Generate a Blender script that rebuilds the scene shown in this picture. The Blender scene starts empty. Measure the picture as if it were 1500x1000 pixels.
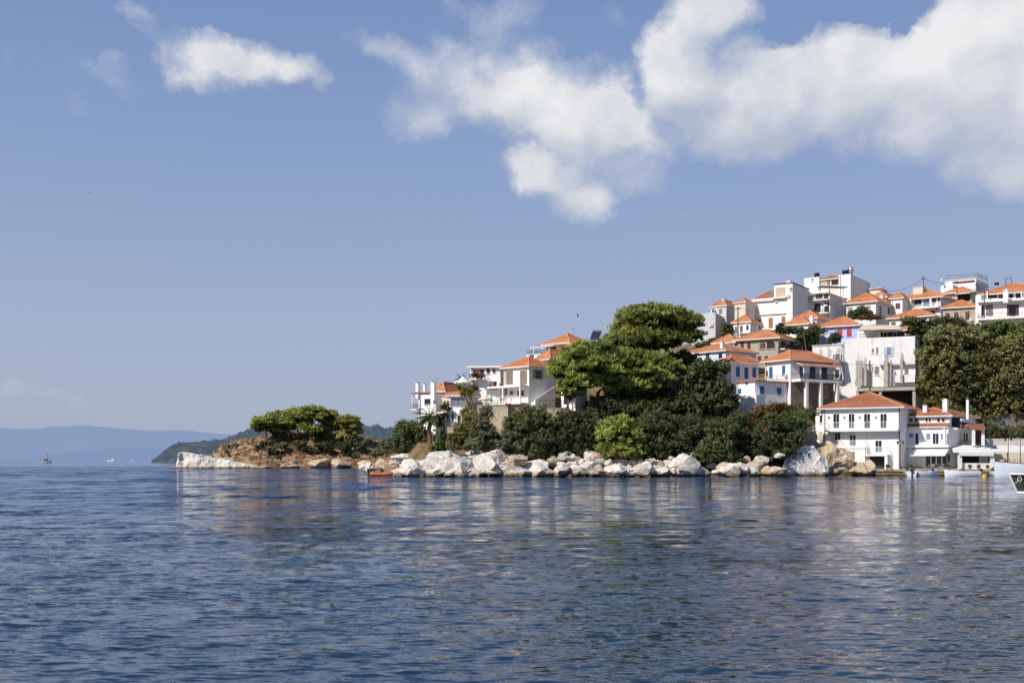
import bpy, bmesh, math, random
import numpy as np
from math import sin, cos, tan, atan, atan2, sqrt, pi, radians
from mathutils import Vector, noise as mn

random.seed(7)
RNG = np.random.default_rng(11)
scene = bpy.context.scene
COL = scene.collection

# ------------------------------------------------------------------ camera numbers
F = 1667.0          # focal length in the 1500 px wide photograph
HOR = 673.0         # row of the horizon
H = 2.6             # eye height above the sea
def U(px): return (px - 750.0) / F
def Z(py, D): return H + (HOR - py) / F * D
def W(px, py, D): return Vector((U(px) * D, D, Z(py, D)))

# ------------------------------------------------------------------ node helpers
class NT:
    def __init__(s, tree):
        s.t = tree; s.n = tree.nodes; s.l = tree.links; s.n.clear()
    def node(s, kind, **kw):
        nd = s.n.new(kind)
        for k, v in kw.items(): setattr(nd, k, v)
        return nd
    def put(s, inp, v):
        if hasattr(v, 'is_output'): s.l.new(v, inp)
        else: inp.default_value = v
    def math(s, op, a, b=None, c=None, clamp=False):
        nd = s.node('ShaderNodeMath', operation=op, use_clamp=clamp)
        s.put(nd.inputs[0], a)
        if b is not None: s.put(nd.inputs[1], b)
        if c is not None: s.put(nd.inputs[2], c)
        return nd.outputs[0]
    def vmath(s, op, a, b=None):
        nd = s.node('ShaderNodeVectorMath', operation=op)
        s.put(nd.inputs[0], a)
        if b is not None: s.put(nd.inputs[1], b)
        return nd.outputs['Value'] if op in ('DOT_PRODUCT', 'LENGTH') else nd.outputs[0]
    def noise(s, vec, scale, detail=4, rough=0.55, dist=0.0, color=False):
        nd = s.node('ShaderNodeTexNoise')
        if vec is not None: s.put(nd.inputs['Vector'], vec)
        nd.inputs['Scale'].default_value = scale; nd.inputs['Detail'].default_value = detail
        nd.inputs['Roughness'].default_value = rough; nd.inputs['Distortion'].default_value = dist
        return nd.outputs['Color' if color else 'Fac']
    def ramp(s, fac, stops, interp='LINEAR'):
        nd = s.node('ShaderNodeValToRGB'); nd.color_ramp.interpolation = interp
        e = nd.color_ramp.elements
        while len(e) < len(stops): e.new(0.5)
        for i, (p, c) in enumerate(stops):
            e[i].position = p; e[i].color = c4(c)
        s.put(nd.inputs[0], fac); return nd.outputs[0]
    def mix(s, fac, a, b, mode='MIX'):
        nd = s.node('ShaderNodeMix', data_type='RGBA', blend_type=mode)
        s.put(nd.inputs[0], fac)
        s.put(nd.inputs[6], c4(a)); s.put(nd.inputs[7], c4(b))
        return nd.outputs[2]
    def maprange(s, v, a, b, c, d, smooth=False):
        nd = s.node('ShaderNodeMapRange')
        if smooth: nd.interpolation_type = 'SMOOTHSTEP'
        s.put(nd.inputs[0], v)
        for i, x in enumerate((a, b, c, d)): s.put(nd.inputs[i + 1], x)
        return nd.outputs[0]
    def mapping(s, vec, scale=(1, 1, 1), rot=(0, 0, 0), loc=(0, 0, 0)):
        nd = s.node('ShaderNodeMapping'); s.put(nd.inputs[0], vec)
        nd.inputs['Scale'].default_value = scale; nd.inputs['Rotation'].default_value = rot
        nd.inputs['Location'].default_value = loc
        return nd.outputs[0]
    def comb(s, v):
        nd = s.node('ShaderNodeCombineXYZ')
        for i in range(3): s.put(nd.inputs[i], v)
        return nd.outputs[0]
    def bump(s, h, strength=0.5, dist=0.1, normal=None):
        nd = s.node('ShaderNodeBump'); s.put(nd.inputs['Height'], h)
        s.put(nd.inputs['Strength'], strength); s.put(nd.inputs['Distance'], dist)
        if normal is not None: s.put(nd.inputs['Normal'], normal)
        return nd.outputs[0]
def c4(c):
    if hasattr(c, 'is_output'): return c
    return (c[0], c[1], c[2], 1.0) if len(c) == 3 else c
def new_mat(name):
    m = bpy.data.materials.new(name); m.use_nodes = True
    n = NT(m.node_tree)
    out = n.node('ShaderNodeOutputMaterial'); p = n.node('ShaderNodeBsdfPrincipled')
    n.l.new(p.outputs[0], out.inputs[0])
    n.out = out; n.p = p
    n.pos = n.node('ShaderNodeNewGeometry').outputs['Position']
    return m, n
def setp(n, col=None, rough=None, nor=None, metal=None, spec=None):
    if col is not None: n.put(n.p.inputs['Base Color'], c4(col))
    if rough is not None: n.put(n.p.inputs['Roughness'], rough)
    if nor is not None: n.put(n.p.inputs['Normal'], nor)
    if metal is not None: n.put(n.p.inputs['Metallic'], metal)
    if spec is not None: n.put(n.p.inputs['Specular IOR Level'], spec)

def mat_wall(name, col, dirt=(0.30, 0.28, 0.25), amt=0.35, rough=0.85):
    m, n = new_mat(name)
    stv = n.mapping(n.pos, scale=(1.3, 1.3, 0.22))
    streak = n.noise(stv, 1.6, 5, 0.65)
    big = n.noise(n.pos, 0.28, 4, 0.6)
    f = n.math('MULTIPLY', n.maprange(streak, 0.48, 0.78, 0, 1), n.maprange(big, 0.38, 0.66, 0.15, 1))
    f = n.math('MULTIPLY', f, amt)
    c = n.mix(f, col, dirt)
    c2 = n.mix(n.maprange(n.noise(n.pos, 5.0, 3), 0.3, 0.7, 0, 0.12), c, (col[0]*.75, col[1]*.75, col[2]*.76))
    setp(n, c2, rough, n.bump(n.noise(n.pos, 9.0, 4), 0.25, 0.03), spec=0.25)
    return m
def mat_plain(name, col, rough=0.7, metal=0.0, var=0.15, scale=6.0, spec=0.3):
    m, n = new_mat(name)
    f = n.maprange(n.noise(n.pos, scale, 4), 0.3, 0.7, 0, var)
    setp(n, n.mix(f, col, tuple(x * 0.45 for x in col[:3])), rough, metal=metal, spec=spec)
    return m
def mat_stone(name, c1, c2, mortar, scale=2.2):
    m, n = new_mat(name)
    v = n.mapping(n.pos, scale=(1, 1, 1.5))
    wv = n.vmath('ADD', v, n.vmath('MULTIPLY', n.noise(v, 1.5, 2, color=True), (0.3, 0.3, 0.3)))
    a = n.node('ShaderNodeTexVoronoi'); n.put(a.inputs['Vector'], wv); a.inputs['Scale'].default_value = scale
    e = n.node('ShaderNodeTexVoronoi', feature='DISTANCE_TO_EDGE'); n.put(e.inputs['Vector'], wv); e.inputs['Scale'].default_value = scale
    sep = n.node('ShaderNodeSeparateColor'); n.put(sep.inputs[0], a.outputs['Color'])
    c = n.mix(sep.outputs[0], c1, c2)
    edge = n.maprange(e.outputs['Distance'], 0.02, 0.10, 1, 0)
    c = n.mix(n.math('MULTIPLY', edge, 0.8), c, mortar)
    c = n.mix(n.maprange(n.noise(n.pos, 0.5, 4), 0.4, 0.7, 0, 0.5), c, tuple(x * .5 for x in c1))
    setp(n, c, 0.9, n.bump(n.math('SUBTRACT', 1.0, edge), 0.6, 0.06), spec=0.2)
    return m
def mat_tile(name, col, dark=0.35, per=0.34):
    m, n = new_mat(name)
    uv = n.node('ShaderNodeUVMap').outputs[0]
    sx = n.node('ShaderNodeSeparateXYZ'); n.put(sx.inputs[0], uv)
    ph = n.math('MULTIPLY', sx.outputs[0], 2 * pi / per)
    wav = n.maprange(n.math('SINE', ph), -1, 1, 0, 1)
    row = n.math('FRACT', n.math('MULTIPLY', sx.outputs[1], 1 / 0.36))
    cellv = n.node('ShaderNodeCombineXYZ')
    n.put(cellv.inputs[0], n.math('FLOOR', n.math('DIVIDE', sx.outputs[0], per)))
    n.put(cellv.inputs[1], n.math('FLOOR', n.math('MULTIPLY', sx.outputs[1], 1 / 0.36)))
    wn = n.node('ShaderNodeTexWhiteNoise', noise_dimensions='2D'); n.put(wn.inputs['Vector'], cellv.outputs[0])
    c = n.mix(wn.outputs['Value'], tuple(x * 0.72 for x in col), (min(1, col[0]*1.12), col[1]*1.3, col[2]*1.45))
    patch = n.maprange(n.noise(n.pos, 0.55, 6, 0.7), 0.40, 0.66, 0, 0.7)
    c = n.mix(patch, c, (col[0]*.45, col[1]*.62, col[2]*.8))
    c = n.mix(n.maprange(n.noise(n.pos, 0.16, 3, .6), .4, .62, 0, .35), c, (min(1, col[0]*.95), col[1]*1.5, col[2]*2.2))
    groove = n.math('MULTIPLY', n.maprange(wav, 0.0, 0.45, 1, 0), dark)
    c = n.mix(groove, c, (0.08, 0.035, 0.02))
    lap = n.math('MULTIPLY', n.maprange(row, 0.0, 0.16, 1, 0), 0.45)
    c = n.mix(lap, c, (0.09, 0.04, 0.025))
    h = n.math('ADD', wav, n.math('MULTIPLY', row, 0.5))
    setp(n, c, 0.85, n.bump(h, 0.55, 0.06), spec=0.2)
    return m
def mat_slat(name, col):
    m, n = new_mat(name)
    sx = n.node('ShaderNodeSeparateXYZ'); n.put(sx.inputs[0], n.pos)
    s_ = n.math('SINE', n.math('MULTIPLY', sx.outputs[2], 2 * pi / 0.16))
    c = n.mix(n.maprange(s_, -1, 1, 0, 0.4), col, tuple(x * 0.4 for x in col))  # shading between slats painted into the colour as dark bands
    c = n.mix(n.maprange(n.noise(n.pos, 2.0, 4), 0.4, 0.7, 0, 0.3), c, tuple(min(1, x*1.4+.03) for x in col))
    setp(n, c, 0.7, spec=0.25)
    return m
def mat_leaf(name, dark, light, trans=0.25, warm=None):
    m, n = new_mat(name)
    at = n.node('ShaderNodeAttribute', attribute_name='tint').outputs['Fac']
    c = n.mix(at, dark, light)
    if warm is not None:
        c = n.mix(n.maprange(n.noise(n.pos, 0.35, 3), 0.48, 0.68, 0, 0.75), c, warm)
    setp(n, c, 0.6, spec=0.2)
    tr = n.node('ShaderNodeBsdfTranslucent'); n.put(tr.inputs[0], c)
    mx = n.node('ShaderNodeMixShader'); mx.inputs[0].default_value = trans
    n.l.new(n.p.outputs[0], mx.inputs[1]); n.l.new(tr.outputs[0], mx.inputs[2]); n.l.new(mx.outputs[0], n.out.inputs[0])
    return m
def mat_rock(name, col, col2, stain=(0.33, 0.17, 0.05), band=True, crack=0.6):
    m, n = new_mat(name)
    a = n.noise(n.pos, 0.5, 6, 0.62, 0.4)
    c = n.mix(n.maprange(a, 0.35, 0.65, 0, 1), col, col2)
    w = n.node('ShaderNodeTexVoronoi', feature='DISTANCE_TO_EDGE')
    wv = n.vmath('ADD', n.pos, n.vmath('MULTIPLY', n.noise(n.pos, 1.2, 4, color=True), (1.4, 1.4, 1.4)))
    n.put(w.inputs['Vector'], wv); w.inputs['Scale'].default_value = 0.55
    cr = n.math('MULTIPLY', n.maprange(w.outputs['Distance'], 0.0, 0.05, 1, 0), n.maprange(n.noise(n.pos, .4, 2), .45, .6, 0, 1))
    c = n.mix(n.math('MULTIPLY', cr, crack), c, (0.07, 0.055, 0.045))
    c = n.mix(n.maprange(n.noise(n.pos, 0.9, 4), 0.60, 0.72, 0, 0.55), c, stain)
    if band:
        sx = n.node('ShaderNodeSeparateXYZ'); n.put(sx.inputs[0], n.pos)
        zz = n.math('ADD', sx.outputs[2], n.math('MULTIPLY', n.math('SUBTRACT', n.noise(n.pos, 1.4, 3), 0.5), 0.9))
        c = n.mix(n.maprange(zz, 0.30, 0.85, 0.9, 0), c, (0.26, 0.155, 0.05))
        c = n.mix(n.maprange(zz, 0.06, 0.30, 0.92, 0), c, (0.022, 0.018, 0.012))
    hh = n.math('ADD', n.noise(n.pos, 1.6, 7, 0.65), n.math('MULTIPLY', cr, -0.35))
    pit = n.maprange(n.noise(n.mapping(n.pos, scale=(1.4, 1.4, .7)), 1.7, 6, .68), .30, .46, .55, 0)
    c = n.mix(pit, c, tuple(x * .42 for x in col2))
    setp(n, c, 0.9, n.bump(hh, 0.9, 0.35), spec=0.2)
    return m

M = {}
M['white'] = mat_wall('white_plaster', (0.81, 0.795, 0.76), amt=0.48)
M['white2'] = mat_wall('weathered_white_plaster', (0.74, 0.73, 0.70), (0.28, 0.26, 0.24), 0.6)
M['grey'] = mat_wall('grey_render', (0.56, 0.555, 0.55), (0.28, 0.27, 0.26), 0.7)
M['cream'] = mat_wall('cream_plaster', (0.66, 0.58, 0.47), amt=0.45)
M['concrete'] = mat_wall('raw_concrete', (0.40, 0.36, 0.31), (0.15, 0.12, 0.10), 0.8)
M['lilac'] = mat_wall('lilac_blue_plaster', (0.42, 0.50, 0.83), amt=0.2)
M['ltblue'] = mat_wall('pale_blue_plaster', (0.62, 0.67, 0.74), amt=0.3)
M['stone'] = mat_stone('house_stone', (0.52, 0.45, 0.36), (0.34, 0.29, 0.23), (0.55, 0.5, 0.42))
M['stonedark'] = mat_stone('dark_stone', (0.26, 0.22, 0.18), (0.15, 0.13, 0.11), (0.32, 0.29, 0.25))
M['stonewall'] = mat_stone('retaining_stone', (0.56, 0.46, 0.34), (0.36, 0.28, 0.19), (0.6, 0.52, 0.4), 1.7)
M['quay'] = mat_rock('quay_stone', (0.55, 0.47, 0.34), (0.38, 0.27, 0.13), (0.42, 0.24, 0.07))
M['tile'] = mat_tile('orange_roof_tile', (0.63, 0.20, 0.070))
M['tile2'] = mat_tile('faded_roof_tile', (0.58, 0.205, 0.085))
M['tiledark'] = mat_tile('russet_roof_tile', (0.44, 0.145, 0.065), 0.5)
M['ridge'] = mat_plain('ridge_tile', (0.62, 0.27, 0.14), 0.85)
M['glass'] = mat_plain('dark_glass', (0.018, 0.022, 0.026), 0.12, var=0.5, spec=0.5)
M['greyglass'] = mat_plain('curtained_glass', (0.17, 0.20, 0.22), 0.2, spec=0.5)
M['blueglass'] = mat_plain('blue_tinted_glass', (0.18, 0.25, 0.38), 0.15, spec=0.5)
M['frame'] = mat_plain('white_frame_paint', (0.78, 0.765, 0.73), 0.5, var=0.06)
M['darkframe'] = mat_plain('dark_frame', (0.05, 0.055, 0.06), 0.5)
M['wood'] = mat_slat('brown_shutter', (0.20, 0.09, 0.045))
M['woodlt'] = mat_slat('tan_shutter', (0.34, 0.165, 0.07))
M['maroon'] = mat_slat('maroon_shutter', (0.115, 0.042, 0.032))
M['blue'] = mat_slat('blue_shutter', (0.03, 0.13, 0.32))
M['red'] = mat_slat('red_shutter', (0.48, 0.05, 0.045))
M['paleshut'] = mat_slat('pale_grey_shutter', (0.50, 0.52, 0.56))
M['greyshut'] = mat_slat('grey_shutter', (0.34, 0.29, 0.26))
M['creamp'] = mat_slat('cream_panel', (0.55, 0.43, 0.29))
M['iron'] = mat_plain('black_iron', (0.035, 0.035, 0.038), 0.5)
M['brownrail'] = mat_plain('brown_rail', (0.16, 0.06, 0.04), 0.6)
M['steel'] = mat_plain('light_steel', (0.5, 0.5, 0.5), 0.35, metal=0.6)
M['black'] = mat_plain('black_plastic', (0.02, 0.02, 0.022), 0.4)
M['dim'] = mat_plain('recess_shade', (0.035, 0.032, 0.03), 0.9)  # near-black fill that paints the shade inside porches and recesses
M['canvas'] = mat_plain('white_canvas', (0.74, 0.73, 0.69), 0.8, var=0.12, scale=2)
M['beige'] = mat_plain('beige_canvas', (0.68, 0.57, 0.43), 0.85)
M['terracotta'] = mat_plain('terracotta', (0.50, 0.20, 0.11), 0.85, var=0.5)
M['poleWood'] = mat_plain('weathered_pole_wood', (0.13, 0.10, 0.08), 0.9)
M['panel'] = mat_plain('solar_glass', (0.03, 0.04, 0.07), 0.15, spec=0.6)
M['bark'] = mat_plain('bark', (0.10, 0.07, 0.05), 0.95, var=0.6, scale=3)
M['palmbark'] = mat_plain('palm_bark', (0.20, 0.12, 0.08), 0.95, var=0.6, scale=5)
M['pine'] = mat_leaf('pine_needles', (0.075, 0.095, 0.022), (0.50, 0.51, 0.14), 0.42)
M['pinehi'] = mat_leaf('bright_pine_needles', (0.085, 0.115, 0.022), (0.52, 0.57, 0.15), 0.42)
M['isletpine'] = mat_leaf('islet_pine_needles', (0.10, 0.115, 0.03), (0.56, 0.56, 0.15), 0.4)
M['dark'] = mat_leaf('dark_leaves', (0.028, 0.040, 0.016), (0.150, 0.170, 0.062), 0.25, warm=(0.13, 0.115, 0.055))
M['mid'] = mat_leaf('mid_green_leaves', (0.040, 0.055, 0.022), (0.200, 0.230, 0.085), 0.25, warm=(0.17, 0.155, 0.07))
M['olive'] = mat_leaf('grey_olive_leaves', (0.07, 0.075, 0.038), (0.27, 0.275, 0.145), 0.2)
M['plane'] = mat_leaf('plane_tree_leaves', (0.045, 0.050, 0.018), (0.33, 0.34, 0.12), 0.28, warm=(0.27, 0.225, 0.075))
M['green'] = mat_leaf('fresh_green_leaves', (0.035, 0.060, 0.016), (0.19, 0.25, 0.07), 0.3)
M['rust'] = mat_leaf('rusty_leaves', (0.085, 0.045, 0.018), (0.23, 0.13, 0.05), 0.2)
M['yellow'] = mat_leaf('yellow_green_leaves', (0.12, 0.12, 0.03), (0.34, 0.31, 0.09), 0.3)
M['rock'] = mat_rock('pale_limestone', (0.74, 0.69, 0.61), (0.56, 0.50, 0.43), (0.40, 0.28, 0.15), True, .28)
M['rocktan'] = mat_rock('tan_limestone', (0.60, 0.50, 0.38), (0.46, 0.33, 0.20), (0.42, 0.20, 0.07))
M['whiterock'] = mat_rock('white_limestone', (0.72, 0.68, 0.60), (0.60, 0.55, 0.46), (0.42, 0.33, 0.2), True, 0.35)

# ------------------------------------------------------------------ mesh builder (world coordinates)
class MB:
    def __init__(s): s.v = []; s.f = []; s.mi = []; s.uv = []; s.hasuv = False
    def add(s, vs, fs, mi=0, uvs=None):
        o = len(s.v); s.v += [tuple(v) for v in vs]
        for i, f in enumerate(fs):
            s.f.append([o + k for k in f]); s.mi.append(mi)
            if uvs: s.uv.append(uvs[i]); s.hasuv = True
            else: s.uv.append([(0, 0)] * len(f))
    def hexa(s, p, mi=0):   # 8 points: bottom 4 (ring), top 4 (ring)
        s.add(p, [(0, 3, 2, 1), (4, 5, 6, 7), (0, 1, 5, 4), (1, 2, 6, 5), (2, 3, 7, 6), (3, 0, 4, 7)], mi)
    def box(s, x0, x1, y0, y1, z0, z1, mi=0, rot=0.0, piv=None):
        p = [Vector((x, y, z)) for z in (z0, z1) for x, y in ((x0, y0), (x1, y0), (x1, y1), (x0, y1))]
        if rot:
            pv = piv or Vector(((x0 + x1) / 2, (y0 + y1) / 2, 0)); c_, s_ = cos(rot), sin(rot)
            p = [Vector((pv.x + (q.x - pv.x) * c_ - (q.y - pv.y) * s_, pv.y + (q.x - pv.x) * s_ + (q.y - pv.y) * c_, q.z)) for q in p]
        s.hexa(p, mi)
    def slab(s, pts, th, mi=0):  # 4 world points (ring) extruded down by th
        lo = [Vector(p) - Vector((0, 0, th)) for p in pts]
        s.hexa(lo + [Vector(p) for p in pts], mi)
    def tube(s, pts, radii, n=8, mi=0, cap=True):
        pts = [Vector(p) for p in pts]; o = len(s.v); k = len(pts)
        if not hasattr(radii, '__len__'): radii = [radii] * k
        for i, p in enumerate(pts):
            d = (pts[min(i + 1, k - 1)] - pts[max(i - 1, 0)])
            d = d.normalized() if d.length > 1e-9 else Vector((0, 0, 1))
            a = d.cross(Vector((0, 0, 1)) if abs(d.z) < 0.9 else Vector((1, 0, 0))).normalized(); b = d.cross(a)
            for j in range(n):
                t = 2 * pi * j / n
                s.v.append(tuple(p + (a * cos(t) + b * sin(t)) * radii[i]))
        for i in range(k - 1):
            for j in range(n):
                s.f.append([o + i * n + j, o + i * n + (j + 1) % n, o + (i + 1) * n + (j + 1) % n, o + (i + 1) * n + j])
                s.mi.append(mi); s.uv.append([(0, 0)] * 4)
        if cap:
            for base in (0, (k - 1) * n):
                s.f.append([o + base + j for j in range(n)]); s.mi.append(mi); s.uv.append([(0, 0)] * n)
    def lathe(s, c, prof, n=12, mi=0):   # prof: (radius, z)
        c = Vector(c); o = len(s.v); k = len(prof)
        for r, z in prof:
            for j in range(n):
                t = 2 * pi * j / n; s.v.append((c.x + r * cos(t), c.y + r * sin(t), c.z + z))
        for i in range(k - 1):
            for j in range(n):
                s.f.append([o + i * n + j, o + i * n + (j + 1) % n, o + (i + 1) * n + (j + 1) % n, o + (i + 1) * n + j])
                s.mi.append(mi); s.uv.append([(0, 0)] * 4)
        for base in (0, (k - 1) * n):
            s.f.append([o + base + j for j in range(n)]); s.mi.append(mi); s.uv.append([(0, 0)] * n)
def obj(name, mb, mats, parent=None, smooth=False, origin=None, closed=True):
    me = bpy.data.meshes.new(name)
    off = Vector((0, 0, 0))
    if parent is not None:
        r = parent
        while r is not None: off += r.location; r = r.parent
    elif origin is not None: off = Vector(origin)
    me.from_pydata([(x - off.x, y - off.y, z - off.z) for x, y, z in mb.v], [], mb.f)
    if not isinstance(mats, (list, tuple)): mats = [mats]
    for m in mats: me.materials.append(M[m] if isinstance(m, str) else m)
    if len(mats) > 1: me.polygons.foreach_set('material_index', mb.mi)
    if mb.hasuv:
        uvl = me.uv_layers.new(name='UVMap')
        uvl.data.foreach_set('uv', [c for f in mb.uv for q in f for c in q])
    if closed:
        bm = bmesh.new(); bm.from_mesh(me); bmesh.ops.recalc_face_normals(bm, faces=bm.faces); bm.to_mesh(me); bm.free()
    if smooth: me.polygons.foreach_set('use_smooth', [True] * len(me.polygons))
    o = bpy.data.objects.new(name, me); COL.objects.link(o)
    if parent is not None: o.parent = parent
    else: o.location = off
    return o
def tag(o, label=None, cat=None, group=None, kind=None):
    if label: o['label'] = label
    if cat: o['category'] = cat
    if group: o['group'] = group
    if kind: o['kind'] = kind
    return o
def empty(name, loc, label, cat, group=None):
    o = bpy.data.objects.new(name, None); COL.objects.link(o); o.location = loc; o.empty_display_size = 0.3
    return tag(o, label, cat, group)

# ------------------------------------------------------------------ numpy noise
def _hash(ix, iy, seed):
    h = (ix.astype(np.int64) * 374761393 + iy.astype(np.int64) * 668265263 + seed * 1442695041) & 0xffffffff
    h = ((h ^ (h >> 13)) * 1274126177) & 0xffffffff
    return ((h ^ (h >> 16)) & 0xffff) / 65535.0
def vnoise(x, y, seed=0):
    ix = np.floor(x); iy = np.floor(y); fx = x - ix; fy = y - iy
    fx = fx * fx * (3 - 2 * fx); fy = fy * fy * (3 - 2 * fy)
    a = _hash(ix, iy, seed); b = _hash(ix + 1, iy, seed); c = _hash(ix, iy + 1, seed); d = _hash(ix + 1, iy + 1, seed)
    return (a * (1 - fx) + b * fx) * (1 - fy) + (c * (1 - fx) + d * fx) * fy
def fbm(x, y, oct=5, seed=0, gain=0.5, ridged=False):
    s = np.zeros_like(x); amp = 1.0; tot = 0
    for i in range(oct):
        n = vnoise(x, y, seed + i * 17)
        if ridged: n = 1 - np.abs(2 * n - 1)
        s += n * amp; tot += amp; amp *= gain; x = x * 2.03 + 5.1; y = y * 2.03 - 3.7
    return s / tot
def grid_obj(name, X, Y, Zz, mat, kind='structure', smooth=True):
    nr, nc = X.shape
    me = bpy.data.meshes.new(name)
    co = np.stack([X, Y, Zz], -1).reshape(-1, 3)
    me.vertices.add(nr * nc); me.vertices.foreach_set('co', co.ravel())
    i = np.arange((nr - 1) * (nc - 1)); r = i // (nc - 1); c = i % (nc - 1); a = r * nc + c
    q = np.stack([a, a + 1, a + nc + 1, a + nc], 1).astype(np.int32)
    me.loops.add(q.size); me.loops.foreach_set('vertex_index', q.ravel())
    me.polygons.add(len(q)); me.polygons.foreach_set('loop_start', np.arange(len(q), dtype=np.int32) * 4)
    me.polygons.foreach_set('loop_total', np.full(len(q), 4, dtype=np.int32))
    me.polygons.foreach_set('use_smooth', np.full(len(q), smooth))
    me.update(calc_edges=True); me.materials.append(mat)
    o = bpy.data.objects.new(name, me); COL.objects.link(o)
    if kind: o['kind'] = kind
    return o

# ------------------------------------------------------------------ foliage
def leaves_obj(name, P, A, B, tint, mat, parent):
    """quads centred on P with half axes A and B"""
    n = len(P)
    root = Vector((0, 0, 0)); r = parent
    while r is not None: root += r.location; r = r.parent
    P = P - np.array(root)
    co = np.stack([P - A - B, P + A - B * 0.6, P + A * 1.1 + B * 0.7, P - A * 0.8 + B], 1).reshape(-1, 3)
    me = bpy.data.meshes.new(name)
    me.vertices.add(n * 4); me.vertices.foreach_set('co', co.ravel())
    me.loops.add(n * 4); me.loops.foreach_set('vertex_index', np.arange(n * 4, dtype=np.int32))
    me.polygons.add(n); me.polygons.foreach_set('loop_start', np.arange(n, dtype=np.int32) * 4)
    me.polygons.foreach_set('loop_total', np.full(n, 4, dtype=np.int32))
    me.update(calc_edges=True)
    at = me.attributes.new('tint', 'FLOAT', 'POINT'); at.data.foreach_set('value', np.repeat(tint, 4).astype(np.float32))
    me.materials.append(M[mat])
    o = bpy.data.objects.new(name, me); COL.objects.link(o)
    if parent is not None: o.parent = parent
    return o
def unit(a): return a / np.maximum(np.linalg.norm(a, axis=-1, keepdims=True), 1e-9)
def crown(name, lobes, mat, parent, clump=0.9, leaf=0.26, style='leaf', dens=1.0, seed=1, under=0.5):
    if style == 'leaf' and clump > .3: leaf *= .82
    """lobes: (centre xyz, radii xyz).  Leaf-sized faces gathered in clumps over the lobes' shells."""
    rg = np.random.default_rng(seed)
    Cs = np.array([l[0] for l in lobes], float); Rs = np.array([l[1] for l in lobes], float)
    Ps = []; As = []; Bs = []; Ts = []
    for i in range(len(lobes)):
        c, r = Cs[i], Rs[i]
        area = 4 * pi * ((r[0]*r[1])**1.6/3 + (r[0]*r[2])**1.6/3 + (r[1]*r[2])**1.6/3) ** (1/1.6)
        nc = max(6, int(area / (clump * clump * 1.05) * dens))
        d = unit(rg.normal(size=(nc, 3)))
        keep = (d[:, 2] > -under) ; d = d[keep]
        lump = 0.70 + 0.42 * rg.random(len(d)) ** 1.3
        cc = c + d * r * lump[:, None]
        # drop clumps buried in another lobe
        ok = np.ones(len(d), bool)
        for j in range(len(lobes)):
            if j != i: ok &= (((cc - Cs[j]) / Rs[j]) ** 2).sum(1) > 0.5
        cc = cc[ok]; d = d[ok]
        if not len(cc): continue
        cr = clump * (0.38 + 0.85 * rg.random(len(cc)) ** 1.5)
        nl = max(10, int(9.0 * (clump / leaf) ** 2 * 0.26))
        dd = unit(rg.normal(size=(len(cc), nl, 3)))
        if style == 'pine': dd[..., 2] = np.abs(dd[..., 2]) * 0.9 + dd[..., 2] * 0.1; dd = unit(dd)
        rr = cr[:, None] * (0.45 + 0.6 * rg.random((len(cc), nl)))
        sq = np.array([1.12, 1.12, 0.80]) if style == 'pine' else np.array([1.05, 1.05, 0.9])
        p = cc[:, None, :] + dd * rr[..., None] * sq
        jit = rg.normal(size=p.shape)
        if style == 'pine':
            ax = unit(dd + jit * 0.45 + np.array([0, 0, 0.35])); bx = unit(np.cross(ax, rg.normal(size=p.shape)))
            L = leaf * (0.7 + 0.6 * rg.random(p.shape[:2])); Wd = leaf * 0.42 * np.ones(p.shape[:2])
        else:
            nn = unit(dd * 0.9 + jit * 0.5 + np.array([0, 0, 0.25])); ax = unit(np.cross(nn, rg.normal(size=p.shape))); bx = np.cross(nn, ax)
            L = leaf * (0.45 + 0.45 * rg.random(p.shape[:2])); Wd = L * 0.75
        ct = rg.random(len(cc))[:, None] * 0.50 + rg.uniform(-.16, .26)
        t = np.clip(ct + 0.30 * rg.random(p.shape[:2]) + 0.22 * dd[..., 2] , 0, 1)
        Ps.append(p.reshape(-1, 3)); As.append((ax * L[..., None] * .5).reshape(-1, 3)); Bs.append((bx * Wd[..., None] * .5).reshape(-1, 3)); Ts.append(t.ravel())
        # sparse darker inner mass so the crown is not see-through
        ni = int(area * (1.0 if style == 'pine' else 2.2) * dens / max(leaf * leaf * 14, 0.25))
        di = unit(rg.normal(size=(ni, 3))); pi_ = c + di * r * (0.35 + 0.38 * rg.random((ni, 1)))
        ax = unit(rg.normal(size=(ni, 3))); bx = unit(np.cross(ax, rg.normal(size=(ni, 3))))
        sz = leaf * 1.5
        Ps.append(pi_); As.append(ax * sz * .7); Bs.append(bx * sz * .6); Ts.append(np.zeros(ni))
    P = np.concatenate(Ps); A = np.concatenate(As); B = np.concatenate(Bs); T = np.concatenate(Ts)
    return leaves_obj(name, P, A * 2, B * 2, T, mat, parent)
def plobes(L, D, depth=1.0):
    """lobes measured on the photograph: (px, py, rx, ry[, dD])"""
    out = []
    for q in L:
        px, py, rx, ry = q[:4]; d = D + (q[4] if len(q) > 4 else 0)
        k = d / F
        out.append(((U(px) * d, d, Z(py, d)), (rx * k, min(rx, ry * 1.6) * k * depth, ry * k)))
    return out
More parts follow.
